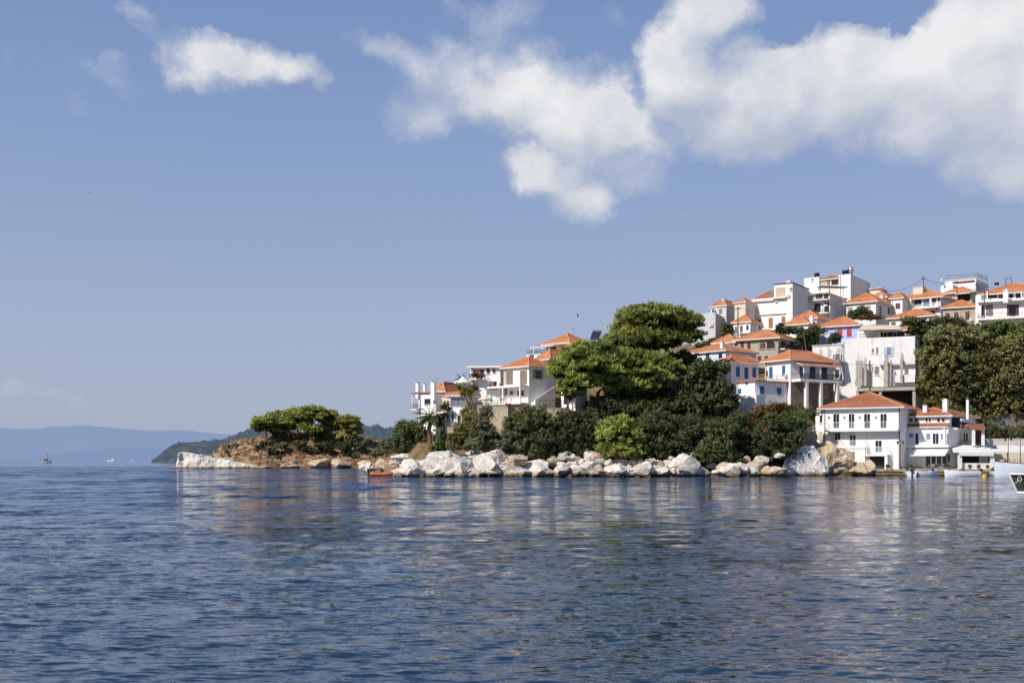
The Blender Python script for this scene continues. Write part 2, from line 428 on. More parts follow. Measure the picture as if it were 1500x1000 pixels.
def tree(name, label, cat, L, D, trunk, mat, style='leaf', clump=0.9, leaf=0.28, dens=1.0, group=None, seed=1, r=0.3, limbs=True, bark='bark', depth=1.0, under=0.5):
    """trunk: list of (px, py) from the foot up"""
    foot = W(trunk[0][0], trunk[0][1], D)
    e = empty(name, foot, label, cat, group)
    mb = MB(); pts = [W(a, b, D) for a, b in trunk]
    n = len(pts); mb.tube(pts, [r * (1 - 0.55 * i / max(1, n - 1)) for i in range(n)], 8)
    lb = plobes(L, D, depth)
    if limbs:
        rr = random.Random(seed)
        for c, rad in lb:
            c = Vector(c); a = pts[-1] if rr.random() < 0.6 or n < 3 else pts[-2]
            m = (a + c) / 2 + Vector((rr.uniform(-.3, .3), rr.uniform(-.3, .3), rr.uniform(-.4, .1)))
            mb.tube([a, m, c], [r * 0.38, r * 0.26, r * 0.10], 6)
            for k in range(2):
                q = c + Vector((rad[0] * rr.uniform(-.7, .7), rad[1] * rr.uniform(-.7, .7), rad[2] * rr.uniform(-.1, .6)))
                mb.tube([m, (m + q) / 2 + Vector((0, 0, .2)), q], [r * .18, r * .12, r * .05], 5)
    obj('trunk', mb, bark, e, smooth=True, closed=False)
    crown('crown', lb, mat, e, clump, leaf, style, dens, seed, under)
    return e

# ------------------------------------------------------------------ buildings
class Blk:
    """a rectangular block seen corner-on: corner at photo column cx and distance D, left face turned th degrees left"""
    def __init__(s, cx, D, th, lx, rx, yt, yb, rw=8.0, C=None, zt=None, zb=None):
        a = radians(th); s.th = a
        s.C = Vector((U(cx) * D, D)) if C is None else C
        D = s.C.y
        s.l = Vector((-cos(a), sin(a))); s.r = Vector((sin(a), cos(a)))
        s.n = {'L': Vector((-sin(a), -cos(a))), 'R': Vector((cos(a), -sin(a)))}
        s.lw = s.t('L', lx); s.rw = s.t('R', rx) if rx else rw
        if s.rw < 0 or s.rw > 22: s.rw = min(22, abs(s.rw))
        s.zt = Z(yt, D) if zt is None else zt; s.zb = Z(yb, D) if zb is None else zb
    def t(s, face, px):
        u = U(px)
        if face == 'L': return (s.C.x - u * s.C.y) / (-s.l.x + u * s.l.y)
        return (u * s.C.y - s.C.x) / (s.r.x - u * s.r.y)
    def at(s, face, t, o=0.0, z=0.0):
        d = s.l if face == 'L' else s.r
        q = s.C + d * t + s.n[face] * o
        return Vector((q.x, q.y, z))
    def ab(s, a, b, z):
        q = s.C + s.l * a + s.r * b
        return Vector((q.x, q.y, z))
    def z(s, face, t, py): return Z(py, s.at(face, t).y)
    def fbox(s, mb, face, t0, t1, z0, z1, o0, o1, mi=0):
        p = [s.at(face, t, o, z) for z in (z0, z1) for t, o in ((t0, o0), (t1, o0), (t1, o1), (t0, o1))]
        mb.hexa(p, mi)
    def rect(s, mb, a0, a1, b0, b1, z0, z1, mi=0):
        mb.hexa([s.ab(a, b, z) for z in (z0, z1) for a, b in ((a0, b0), (a1, b0), (a1, b1), (a0, b1))], mi)
    def sub(s, lx, cx, yt, yb, rw=None, o=0.0):
        """block on the same left plane between columns lx and cx, proud by o"""
        t = s.t('L', cx); c = s.at('L', t, o)
        b = Blk(cx, c.y, math.degrees(s.th), lx, None, yt, yb, rw=rw or s.rw, C=Vector((c.x, c.y)))
        return b
class House:
    def __init__(s, name, label, cat, blk, wall='white', group=None):
        s.b = blk
        c = blk.ab(blk.lw / 2, blk.rw / 2, blk.zb)
        s.e = empty(name, c, label, cat, group); s.wallmat = wall
        s.block(blk, wall)
        k = int(abs(blk.C.x * 7.3 + blk.C.y)) % 5
        if k in (0, 2, 3) and blk.lw > 2.5:
            mb = MB(); t = blk.lw - .35; blk.fbox(mb, 'L', t - .06, t + .06, blk.zb, blk.zt - .02, .004, .13)
            obj('drain_pipe', mb, 'steel' if k else 'greyshut', s.e)
        if k in (1, 3) and blk.zt - blk.zb > 5 and blk.lw > 4:
            mb = MB(); z = blk.zt - 2.9; blk.fbox(mb, 'L', .5, 1.3, z, z + .55, .004, .32); ac = obj('air_conditioner', mb, 'frame', s.e)
            mb = MB(); blk.fbox(mb, 'L', .6, 1.0, z + .08, z + .47, .321, .33); obj('fan_grille', mb, 'greyshut', ac)
    def block(s, b, wall=None, name='wall'):
        mb = MB(); b.rect(mb, 0, b.lw, 0, b.rw, b.zb, b.zt)
        obj(name, mb, wall or s.wallmat, s.e); return b
    def hip(s, apex, oh=0.5, mat='tile', b=None, cap=True, ch=()):
        b = b or s.b
        A0, A1, B0, B1 = -oh, b.lw + oh, -oh, b.rw + oh
        la, lb = A1 - A0, B1 - B0; am, bm_ = (A0 + A1) / 2, (B0 + B1) / 2
        h2 = min(la, lb) / 2
        if la >= lb: r0, r1 = (A0 + h2, bm_), (A1 - h2, bm_)
        else: r0, r1 = (am, B0 + h2), (am, B1 - h2)
        near = min((b.ab(*r0, 0).y, b.ab(*r1, 0).y))
        zr = Z(apex, near); ze = b.zt + 0.14; zr = max(zr, ze + 0.5)
        P = {k: b.ab(*q, ze) for k, q in dict(a=(A0, B0), b=(A1, B0), c=(A1, B1), d=(A0, B1)).items()}
        R0, R1 = b.ab(*r0, zr), b.ab(*r1, zr)
        mb = MB()
        if la >= lb: slopes = [(P['a'], P['b'], R1, R0), (P['b'], P['c'], R1), (P['c'], P['d'], R0, R1), (P['d'], P['a'], R0)]; hips = [(P['a'], R0), (P['d'], R0), (P['b'], R1), (P['c'], R1), (R0, R1)]
        else: slopes = [(P['a'], P['b'], R0), (P['b'], P['c'], R1, R0), (P['c'], P['d'], R1), (P['d'], P['a'], R0, R1)]; hips = [(P['a'], R0), (P['b'], R0), (P['c'], R1), (P['d'], R1), (R0, R1)]
        for sl in slopes:
            o, e = sl[0], (sl[1] - sl[0]).normalized()
            nrm = e.cross(sl[2] - sl[0]).normalized(); up = nrm.cross(e)
            mb.add(sl, [tuple(range(len(sl)))], 0, [[((q - o).dot(e), (q - o).dot(up)) for q in sl]])
        ring = [P[k] for k in 'abcd']; low = [q - Vector((0, 0, 0.17)) for q in ring]
        for i in range(4):
            j = (i + 1) % 4; mb.add([ring[i], ring[j], low[j], low[i]], [(0, 1, 2, 3)], 1)
        mb.add(low, [(0, 1, 2, 3)], 1)
        bm = mb
        # weld for consistent normals
        ro = obj('roof', mb, [mat, 'frame'], s.e, closed=False)
        me = ro.data; b2 = bmesh.new(); b2.from_mesh(me); bmesh.ops.remove_doubles(b2, verts=b2.verts, dist=0.001); bmesh.ops.recalc_face_normals(b2, faces=b2.faces); b2.to_mesh(me); b2.free()
        if cap:
            c_ = MB()
            for p, q in hips:
                if (p - q).length > 0.3: c_.tube([p + Vector((0, 0, .03)), q + Vector((0, 0, .03))], 0.11, 6)
            obj('ridge_cap', c_, 'ridge', ro)
        for q in ch: s.chim(ro, *q)
        s.roof = ro
        return ro
    def lean(s, face, x0, x1, y_hi, y_lo, out, mat='tile', back=0.0, b=None, name='canopy_roof', th=0.14):
        """single-pitch roof: high edge on the wall, low edge 'out' metres proud"""
        b = b or s.b; t0, t1 = b.t(face, x0), b.t(face, x1)
        zh = b.z(face, (t0+t1)/2, y_hi); dd = b.at(face, (t0+t1)/2, out).y; zl = Z(y_lo, dd)
        p = [b.at(face, t0, out, zl), b.at(face, t1, out, zl), b.at(face, t1, -back, zh), b.at(face, t0, -back, zh)]
        mb = MB(); L = (p[1] - p[0]).length; S = (p[3] - p[0]).length
        lo = [q - Vector((0, 0, th)) for q in p]
        mb.add(p + lo, [(0, 1, 2, 3)], 0, [[(0, 0), (L, 0), (L, S), (0, S)]])
        k = MB(); k.v = []; mb.add(p + lo, [(4, 5, 6, 7), (0, 1, 5, 4), (1, 2, 6, 5), (2, 3, 7, 6), (3, 0, 4, 7)], 1)
        ro = obj(name, mb, [mat, 'frame'], s.e, closed=False)
        b2 = bmesh.new(); b2.from_mesh(ro.data); bmesh.ops.remove_doubles(b2, verts=b2.verts, dist=0.001); bmesh.ops.recalc_face_normals(b2, faces=b2.faces); b2.to_mesh(ro.data); b2.free()
        return ro
    def flat(s, b=None, mat='terracotta', oh=0.25, th=0.14, parapet=0.0):
        b = b or s.b; mb = MB()
        b.rect(mb, -oh, b.lw + oh, -oh, b.rw + oh, b.zt - 0.02, b.zt + th)
        return obj('roof', mb, mat, s.e)
    def parapet(s, b=None, mat=None, h=0.5, w=0.2):
        b = b or s.b; mb = MB(); z0, z1 = b.zt - 0.01, b.zt + h; e = 0.003
        b.rect(mb, e, b.lw - e, e, w, z0, z1); b.rect(mb, e, b.lw - e, b.rw - w, b.rw - e, z0, z1)
        b.rect(mb, e, w, w + e, b.rw - w - e, z0, z1); b.rect(mb, b.lw - w, b.lw - e, w + e, b.rw - w - e, z0, z1)
        return obj('parapet', mb, mat or s.wallmat, s.e)
    def chim(s, parent, px, y0, y1, D, w=0.6, mat='white', cap='terracotta'):
        """chimney between rows y0 (top) and y1 (foot)"""
        mb = MB(); c = W(px, y1, D); z1 = Z(y0, D); r = w / 2; a = -s.b.th
        mb.box(c.x - r, c.x + r, c.y - r, c.y + r, c.z - 0.8, z1 - 0.25, 0, a)
        mb.box(c.x - r - .08, c.x + r + .08, c.y - r - .08, c.y + r + .08, z1 - 0.25, z1 - 0.15, 0, a)
        mb.box(c.x - r * .6, c.x + r * .6, c.y - r * .6, c.y + r * .6, z1 - 0.15, z1, 1, a)
        return obj('chimney', mb, [mat, cap], parent or s.e)
    def win(s, face, x0, y0, x1, y1, st='w', shut='wood', b=None, glass='glass', frame='frame', sill=True):
        b = b or s.b; t0, t1 = sorted((b.t(face, x0), b.t(face, x1))); tm = (t0 + t1) / 2
        z0, z1 = b.z(face, tm, y1), b.z(face, tm, y0); w = t1 - t0; fr = min(0.06, w * 0.10)
        isdoor = (z1 - z0) > 1.75 and st in 'dwo'
        nm = 'door' if isdoor else 'window'
        if st == 's':
            mb = MB(); b.fbox(mb, face, t0 - .05, t1 + .05, z0 - .05, z1 + .05, -0.02, 0.03)
            o = obj('window', mb, frame, s.e)
            k = MB(); g = w * 0.02; b.fbox(k, face, t0, tm - g, z0, z1, 0.031, 0.08); obj('shutter', k, shut, o)
            k = MB(); b.fbox(k, face, tm + g, t1, z0, z1, 0.031, 0.08); obj('shutter', k, shut, o)
            return o
        if st == 'k':
            mb = MB(); b.fbox(mb, face, t0, t1, z0, z1, -0.05, 0.02)
            return obj('opening', mb, glass, s.e)  # flat panel on the wall; dark fills paint the shade inside
        g0, g1 = t0, t1
        if st == 'o': g0, g1 = t0 + w * .24, t1 - w * .24
        mb = MB()
        b.fbox(mb, face, g0, g0 + fr, z0, z1, -0.02, 0.07); b.fbox(mb, face, g1 - fr, g1, z0, z1, -0.02, 0.07)
        b.fbox(mb, face, g0 + fr, g1 - fr, z1 - fr, z1, -0.02, 0.07); b.fbox(mb, face, g0 + fr, g1 - fr, z0, z0 + fr, -0.02, 0.07)
        if g1 - g0 > 0.9: b.fbox(mb, face, (g0 + g1) / 2 - .025, (g0 + g1) / 2 + .025, z0 + fr, z1 - fr, -0.02, 0.06)
        o = obj(nm, mb, frame, s.e)
        p = MB(); b.fbox(p, face, g0 + fr * .9, g1 - fr * .9, z0 + fr * .9, z1 - fr * .9, -0.04, 0.02); obj('pane', p, glass, o)
        if not isdoor and sill:
            q = MB(); b.fbox(q, face, g0 - .08, g1 + .08, z0 - .09, z0 - .003, -0.02, 0.16); obj('sill', q, 'frame', o)
        if st == 'o':
            for a0, a1 in ((t0, g0 - .02), (g1 + .02, t1)):
                k = MB(); b.fbox(k, face, a0, a1, z0, z1, 0.02, 0.07); obj('shutter', k, shut, o)
        return o
    def balc(s, face, x0, x1, y, out=1.1, rail=1.0, style='bars', railmat='frame', slab='white', b=None, th=0.22, step=0.14):
        """balcony slab with its top on row y; style: bars | solid | none"""
        b = b or s.b; t0, t1 = sorted((b.t(face, x0), b.t(face, x1)))
        z = Z(y, b.at(face, (t0 + t1) / 2, out).y)
        mb = MB(); b.fbox(mb, face, t0, t1, z - th, z, -0.05, out); o = obj('balcony', mb, slab, s.e)
        if style == 'none': return o
        k = MB(); e = 0.06
        if style == 'solid':
            b.fbox(k, face, t0, t1, z + .003, z + rail, out - .12, out - .003); b.fbox(k, face, t0 + .003, t0 + .12, z + .003, z + rail, 0.01, out - .123); b.fbox(k, face, t1 - .12, t1 - .003, z + .003, z + rail, 0.01, out - .123)
        else:
            r_ = 0.025
            b.fbox(k, face, t0 + e, t1 - e, z + rail - .05, z + rail, out - e - r_, out - e + r_)
            b.fbox(k, face, t0 + e, t1 - e, z + .10, z + .14, out - e - r_ * .8, out - e + r_ * .8)
            n = max(2, int((t1 - t0) / step))
            for i in range(n + 1):
                t = t0 + e + (t1 - t0 - 2 * e) * i / n; q = 0.016 if i % 8 else 0.035
                b.fbox(k, face, t - q, t + q, z, z + rail - .05, out - e - q, out - e + q)
            for t in (t0 + e, t1 - e):
                b.fbox(k, face, t - .025, t + .025, z + rail - .05, z + rail, 0.0, out - e - r_)
                for j in range(1, 5): 
                    oo = (out - e) * j / 5; b.fbox(k, face, t - .016, t + .016, z, z + rail - .05, oo - .016, oo + .016)
        obj('railing', k, railmat, o)
        return o
    def col(s, face, x, y0, y1, out, w=0.3, mat='frame', b=None, name='column'):
        b = b or s.b; t = b.t(face, x); D = b.at(face, t, out).y
        mb = MB(); b.fbox(mb, face, t - w/2, t + w/2, Z(y1, D), Z(y0, D), out - w/2, out + w/2)
        return obj(name, mb, mat, s.e)
    def ledge(s, face, x0, x1, y0, y1, out=0.12, mat='frame', b=None, name='ledge'):
        b = b or s.b; t0, t1 = sorted((b.t(face, x0), b.t(face, x1))); tm = (t0 + t1) / 2
        mb = MB(); b.fbox(mb, face, t0, t1, b.z(face, tm, y1), b.z(face, tm, y0), -0.03, out)
        return obj(name, mb, mat, s.e)
# =================================================================== HOUSES
def chimfree(h, px, y0, y1, D, w=0.55, cap='black'): return h.chim(None, px, y0, y1, D, w, cap=cap)

# --- left cluster -------------------------------------------------
h = House('seaside_house', 'white house with three chimneys and brown railed balcony at the town\'s left end', 'house',
          Blk(634, 200, 28, 613, None, 575, 640, rw=6))
h.flat(oh=0.35, th=0.18)
h.win('L', 622, 584, 630.5, 592, 'w', frame='darkframe')
h.win('L', 614.8, 583, 616.6, 592, 'w')
g = h.b.sub(634, 641, 576, 640, rw=5, o=0.5)
h.block(g)
chimfree(h, 611.8, 559, 577, 203, .55); chimfree(h, 622, 561, 575, 203, .40); chimfree(h, 635, 558, 580, 199, .75)
h.balc('L', 606, 614, 598.5, 1.0, 0.85, 'bars', 'brownrail')
h.col('L', 608, 576, 598, .9, .12); h.ledge('L', 606, 613, 575, 577, 1.1, 'terracotta', name='canopy')

h = House('red_roofed_house', 'small white house with a bright orange roof just behind the three chimneys', 'house',
          Blk(651, 206, 30, 640, 676, 574, 606))
h.hip(559.5, 0.5); h.win('L', 642, 577, 646.5, 583, 'w', glass='greyglass', frame='woodlt')
h.win('R', 658.5, 568.5 + 6, 662, 580, 'w', frame='blue'); 

h = House('glazed_house', 'low white house with a big dark framed picture window above the palm tree', 'house',
          Blk(681, 192, 22, 660, None, 580, 601, rw=7))
h.hip(571, 0.7)
h.win('L', 662, 583.5, 680.5, 595, 'w', glass='greyglass', frame='darkframe')
lb = h.b.sub(648, 660, 580, 601, rw=5, o=-1.6); h.block(lb, 'cream')
h.lean('L', 648, 661, 574, 583, 0.4, b=h.b, back=1.6)
h.win('L', 650, 586, 652.5, 600, 'w', b=lb); h.win('L', 655, 587, 659, 600, 'k', b=lb)
h.balc('L', 645, 690, 601.5, 1.7, 0.85, 'none', th=0.35)
h.col('L', 660.5, 583, 601, .35, .22)

h = House('stepped_house', 'white stepped terraces and lower floor with small blue window beside the palm', 'house',
          Blk(676, 190, 22, 655, None, 603, 640, rw=5))
h.win('L', 657, 607, 659.5, 618, 'w'); h.win('L', 662, 606, 664.5, 617, 'w', frame='darkframe'); h.win('L', 670, 608, 675, 619, 'k')
for lx, cx, yt, yb in ((652, 655, 609, 650), (648, 652, 614, 650), (643.5, 648, 618, 650)):
    h.block(h.b.sub(lx, cx, yt, yb, rw=4, o=0.6), 'white')
b2 = h.b.sub(634, 652, 628, 631, rw=3, o=1.3); h.block(b2, 'white', 'terrace')
b3 = h.b.sub(638, 651, 631, 662, rw=3, o=1.0); h.block(b3, 'cream')
h.win('L', 631 + 10, 638, 646, 643, 'w', b=b3, glass='black', frame='white'); 
b4 = h.b.sub(630, 640, 640, 665, rw=3, o=1.5); h.block(b4, 'stonewall'); h.win('L', 632, 644, 638, 649, 'w', b=b4, glass='blueglass', frame='blue')
h.col('L', 665.5, 617, 622, .4, .6, 'grey', name='box')
e = h.b

h = House('terrace_house', 'white terrace wall below the white parasol roof, left of the brown shuttered house', 'house',
          Blk(716, 197, 12, 672, None, 571.5, 606, rw=7))
h.parapet(h=0.1)
g = h.b.sub(699, 713, 556, 572, rw=4, o=-1.5); h.block(g, 'white')
h.lean('L', 683, 702, 556, 561.5, -0.6, b=h.b, back=3.0)
h.win('L', 686, 561, 697, 571, 'k', b=h.b.sub(683, 699, 560, 572, rw=3, o=-2.0))
h.win('L', 701, 559, 703.5, 569, 'w', b=g); h.win('L', 706, 559, 710.5, 569, 'k', b=g)
q = h.balc('L', 686, 712, 571.3, 0.05, 0.7, 'bars', 'iron', th=0.1)

h = House('flat_roofed_house', 'flat topped white house with shaded balcony, just left of the brown shuttered villa', 'house',
          Blk(733, 195, 10, 690, None, 538, 590, rw=8))
h.flat(oh=0.6, th=0.25, mat='frame')
rb = h.b.sub(692, 733, 536.3, 538, rw=7, o=-.2)
mb = MB(); rb.rect(mb, -.3, rb.lw + .3, 0, rb.rw, rb.zb + .15, rb.zt + .15); obj('roof_tiles', mb, 'terracotta', h.e)
h.win('L', 694, 541, 709, 552, 'k', glass='dim'); h.win('L', 697, 542, 703, 552, 's', 'wood'); h.win('L', 713, 539.5, 717.5, 547, 'w', frame='darkframe'); h.win('L', 722, 540, 725.5, 546, 'w', frame='darkframe')
h.balc('L', 689, 712, 554, 1.2, 0.8, 'bars', 'maroon'); h.col('L', 691, 540, 554, 1.0, .15)
h.win('L', 718, 558.5, 722.5, 571, 's', 'woodlt'); h.win('L', 723, 558.5, 727.5, 571, 'w', frame='darkframe')
q = h.ledge('L', 731.5, 734, 562, 564, 0.4, 'iron', name='lamp')

h = House('villa', 'white two storey villa with two tall brown shuttered windows above a balustraded porch', 'house',
          Blk(775, 190, 45, 738, 812, 537, 600))
h.hip(522.5, 0.55)
h.win('L', 741.8, 543.5, 751.5, 563, 'o', 'woodlt', glass='greyglass', frame='woodlt')
h.win('L', 762, 542.5, 772, 563, 'o', 'woodlt', glass='greyglass', frame='woodlt')
h.win('R', 781, 542, 795, 555, 'o', 'greyshut', glass='glass', frame='darkframe')
h.balc('L', 723, 774.5, 565, 2.0, .8, 'none', th=.28)
h.balc('L', 720, 776, 590.5, 2.2, 1.05, 'bars', 'frame', step=0.30)
for x in (724, 748, 773.5): h.col('L', x, 567, 590, 1.85, .26)
h.win('L', 758, 571.5, 768, 581, 'w'); h.win('L', 747, 572, 752, 578, 'w'); h.win('L', 735 + 4, 568, 743, 578, 'k', glass='greyglass')
# outside stair with its white parapet on the right face
mb = MB(); b = h.b; t0, t1 = 0.3, b.t('R', 806)
z0, z1 = b.z('R', t0, 591), b.z('R', t1, 571)
for o0, o1 in ((1.0, 1.15),):
    mb.hexa([b.at('R', t0, o0, z0 - .5), b.at('R', t1, o0, z0 - .5), b.at('R', t1, o1, z0 - .5), b.at('R', t0, o1, z0 - .5),
             b.at('R', t0, o0, z0 + .6), b.at('R', t1, o0, z1 + .6), b.at('R', t1, o1, z1 + .6), b.at('R', t0, o1, z0 + .6)])
obj('stair_parapet', mb, 'frame', h.e)
mb = MB(); n = 14
for i in range(n):
    a0, a1 = t0 + (t1 - t0) * i / n, t0 + (t1 - t0) * (i + 1) / n
    b.fbox(mb, 'R', a0, a1, z0 - 1, z0 + (z1 - z0) * (i + 1) / n, 0.003, 0.997)
obj('staircase', mb, 'white', h.e)

h = House('orange_roofed_house', 'house whose broad orange roof rises just behind the brown shuttered villa', 'house',
          Blk(806, 202, 45, 788, 845, 527, 560))
h.hip(511.5, 0.6)
h = House('summit_house', 'white house with layered orange roofs and a shaded roof terrace, highest of the left group', 'house',
          Blk(834, 214, 42, 800, 866, 503, 560))
h.hip(489, 0.8)
g = Blk(826, 208, 42, 789, None, 507, 540, rw=6); g.zt = Z(507.5, 208)
h.lean('L', 788, 822, 502.5, 507, 2.4, 'tiledark', back=1.0)
h.win('L', 806, 508, 816, 517, 'k', glass='dim'); h.win('L', 818, 506, 826, 515, 'w', frame='darkframe')
h.col('L', 793, 508, 520, 2.2, .18); h.col('L', 806, 508, 520, 2.2, .18)
g = Blk(848, 209, 42, 818, 868, 511.5, 540); h.block(g); h.hip(499.5, 0.5, b=g)
g = Blk(812, 207, 30, 771, None, 518, 550, rw=6); h.block(g, 'white', 'terrace')
h.win('L', 776, 520, 782, 525, 'k', b=g); h.balc('L', 772, 811, 518, .08, .75, 'bars', 'iron', b=g, th=.1)
h.win('L', 787, 520, 791, 528, 'w', b=g)

h = House('garden_house', 'low plain white outbuilding half hidden under the spreading pine', 'house',
          Blk(843, 188, 40, 822, 860, 566, 606))
h.flat(mat='white2', oh=.1, th=.1)
h.win('L', 826, 576, 833, 592, 'k', glass='glass')
h.col('L', 838, 568, 592, .8, .25)

# --- middle and upper right ---------------------------------------
h = House('gable_walled_house', 'blank pale grey walled house rising beside the crown of the tall pine', 'house',
          Blk(1048, 240, 24, 1014, None, 458, 510, rw=8), 'grey')
h.lean('L', 1014, 1026, 456, 459.5, 0.3, back=3)
h = House('grey_apartment_house', 'grey rendered house with a bare side wall, small balconies and an aerial mast on top', 'house',
          Blk(1064, 246, 36, 1041, 1100, 448, 505), 'grey')
h.hip(438.5, 0.3, 'tile2')
h.win('L', 1043, 452, 1050, 462, 'w'); h.win('L', 1053, 452, 1058, 460, 'k', glass='greyglass')
h.balc('L', 1040, 1050, 464, 1.1, .9, 'bars', 'frame'); h.balc('L', 1041, 1050, 476, 1.1, .9, 'bars', 'frame'); h.win('L', 1043, 466, 1049, 475, 'k')
g = Blk(1092, 240, 36, 1076, 1106, 443, 490); h.block(g, 'cream'); h.hip(437, .3, 'tile2', b=g)
h.chim(None, 1060, 437, 447, 248, .5); h.chim(None, 1091, 436.5, 445, 243, .5)
h = House('terraced_cottage', 'small orange roofed white house left of the tall white block', 'house',
          Blk(1099, 236, 33, 1074, 1112, 472, 500))
h.hip(461.5, 0.4)
h.win('L', 1076, 478, 1080.5, 489, 'w', glass='greyglass'); h.win('L', 1084, 477, 1088, 489, 's', 'wood'); h.win('L', 1093, 475.5, 1097, 484, 'w')
h.balc('L', 1083, 1100, 485 + 2, .9, .5, 'none', 'frame', th=.15)

h = House('tall_white_block', 'tall white block with red edged tower, roof terrace and three brown shutters in a row', 'apartment block',
          Blk(1161, 240, 33, 1134, 1185, 415, 496))
b = h.b
g = b.sub(1100, 1134, 437, 496, rw=11, o=0.0); h.block(g)
mb = MB(); b.rect(mb, -.1, b.lw + .1, -.1, b.rw + .1, b.zt + .002, b.zt + .22); obj('roof_edge', mb, 'maroon', h.e)
h.win('L', 1108.3, 467.5, 1114, 482.5, 's', 'woodlt', b=g); h.win('L', 1126, 465.5, 1132, 480.5, 's', 'woodlt', b=g)
h.win('L', 1145, 463.5, 1150.5, 474, 's', 'woodlt')
h.win('L', 1136.5, 421, 1150.5, 435, 'k', glass='creamp'); h.win('L', 1156.5, 421, 1158.5, 426, 'w', glass='greyglass'); h.win('L', 1159, 421, 1160.5, 426, 'w')
h.ledge('L', 1105, 1134, 459.5, 461.5, .3, 'white', b=g); h.ledge('L', 1134.2, 1151, 458, 460, .3, 'white')
h.ledge('L', 1104, 1134, 437.5, 441.5, .5, 'white2', b=g); h.ledge('L', 1134.2, 1152, 435, 437.5, .7, 'white2')
h.balc('L', 1118, 1156, 486, .9, .5, 'none'); h.ledge('L', 1136, 1139, 438.5, 443, .3, 'grey', name='box')
h.chim(None, 1156, 410.5, 415, 244, .9)
h = House('attic_house', 'orange roof edge peeping over the parapet of the tall white block', 'house',
          Blk(1140, 252, 33, 1106, None, 437, 460, rw=8))
h.hip(425.5, .5, 'tiledark'); h.win('L', 1126, 430, 1133, 436, 'k', glass='greyglass')

h = House('balcony_block', 'white apartment building with stacked dark balconies behind the tall white block', 'apartment block',
          Blk(1216, 247, 35, 1184, 1242, 429, 480))
h.ledge('L', 1184, 1216, 427, 430, .8, 'white')
h.win('L', 1195.5, 424.5+6, 1204, 437, 'w', frame='darkframe')
h.balc('L', 1185, 1215, 438.5, 1.3, .9, 'bars', 'iron'); h.win('L', 1207, 430, 1213, 438, 'k', glass='dim')
h.win('L', 1193, 444.5, 1202, 457, 'k', glass='black'); h.win('L', 1207.5, 443, 1214.5, 457, 'k', glass='dim')
h.balc('L', 1192, 1215, 458, 1.2, .9, 'bars', 'iron')
g = Blk(1200, 258, 35, 1178, 1214, 405.5, 446); h.block(g); h.win('L', 1188.5, 407.5, 1192, 411.5, 'w', glass='greyglass', b=g)
g2 = Blk(1229, 256, 35, 1202, 1240, 408.5, 440); h.block(g2, 'cream'); h.hip(402.5, .4, 'tiledark', b=g2)
h.win('L', 1204, 409, 1211, 417, 'k', b=g2, glass='creamp'); h.win('L', 1218, 409.5, 1228, 417, 'k', glass='dim', b=g2)
h.win('L', 1211.5, 410, 1216, 418, 'k', glass='greyglass', b=g2)
mb = MB(); q = [W(1197, 420.5, 248), W(1236, 421.5, 246), W(1242, 419.5, 251), W(1203, 418.5, 253)]; mb.slab(q, .15); obj('awning', mb, 'black', h.e)
for x in (1199, 1215, 1235):
    mb = MB(); mb.tube([W(x, 421, 248.2), W(x, 437, 248.2)], .06, 6); obj('awning_post', mb, 'steel', h.e)

h = House('white_tower_house', 'plain cubic white building carrying the black water tanks at the top of the hill', 'apartment block',
          Blk(1246, 254, 33, 1229, 1275, 401.5, 455))
h.win('R', 1253.5, 430, 1257, 436, 'k')
h.parapet(h=.05)
h = House('small_roof_house', 'small cream house with a red roof edge right behind the cubic tower house', 'house',
          Blk(1290, 262, 40, 1274, 1300, 422, 450), 'cream')
h.lean('L', 1274, 1291, 418.5, 422, .4, 'tiledark', back=3)
h = House('long_roof_house', 'orange roofed house tucked below the stacked dark balconies', 'house',
          Blk(1196, 231, 36, 1163, 1217, 466.5, 490)); h.hip(454.5, .5)
h.chim(h.roof, 1189, 461, 474, 227, .6)
h = House('hedge_house', 'white house under two overlapping orange roofs left of the lilac house', 'house',
          Blk(1184, 226, 36, 1149, 1203, 475, 500)); h.hip(464, .5); h.win('L', 1172, 478, 1177, 484, 'w')
h = House('lilac_house', 'lilac blue walled house with two bright red shuttered windows', 'house',
          Blk(1258, 222, 30, 1199, None, 477, 505, rw=9), 'lilac')
h.hip(463.5, .6); h.win('L', 1226.5, 481.5, 1234, 491, 's', 'red'); h.win('L', 1240.5, 480.5, 1247.5, 493, 's', 'red'); h.win('L', 1210, 483, 1214, 490, 'w')

h = House('stone_house', 'stone house with an arched loggia and dark maroon shutters under a wide orange roof', 'house',
          Blk(1140, 212, 36, 1078, 1176, 495.5, 545), 'stone')
h.hip(482.5, .7)
for x in (1084.5, 1094.5): h.win('L', x, 501, x + 5.5, 510.5, 's', 'maroon')
h.win('L', 1113, 500, 1135, 510.5, 'k', glass='dim')
b = h.b; mb = MB(); t0, t1 = b.t('L', 1136), b.t('L', 1112); tm = (t0+t1)/2; zc = b.z('L', tm, 504); rad = (t1 - t0) / 2; prev = None
for i in range(13):
    a = pi * i / 12; pin = (tm - cos(a) * (rad - .15), zc + sin(a) * .75); pout = (tm - cos(a) * (rad + .15), zc + sin(a) * 1.0)
    if prev:
        pa, pb = prev
        mb.hexa([b.at('L', pa[0], -.02, pa[1]), b.at('L', pin[0], -.02, pin[1]), b.at('L', pout[0], -.02, pout[1]), b.at('L', pb[0], -.02, pb[1]),
                 b.at('L', pa[0], .10, pa[1]), b.at('L', pin[0], .10, pin[1]), b.at('L', pout[0], .10, pout[1]), b.at('L', pb[0], .10, pb[1])])
    prev = (pin, pout)
obj('arch', mb, 'stone', h.e, closed=True)
h.col('L', 1123, 501, 510.5, .1, .25, 'stone'); h.win('L', 1115, 502, 1122, 510.3, 's', 'maroon')
h.ledge('L', 1112, 1136, 510.5, 511.8, .15, 'stone')
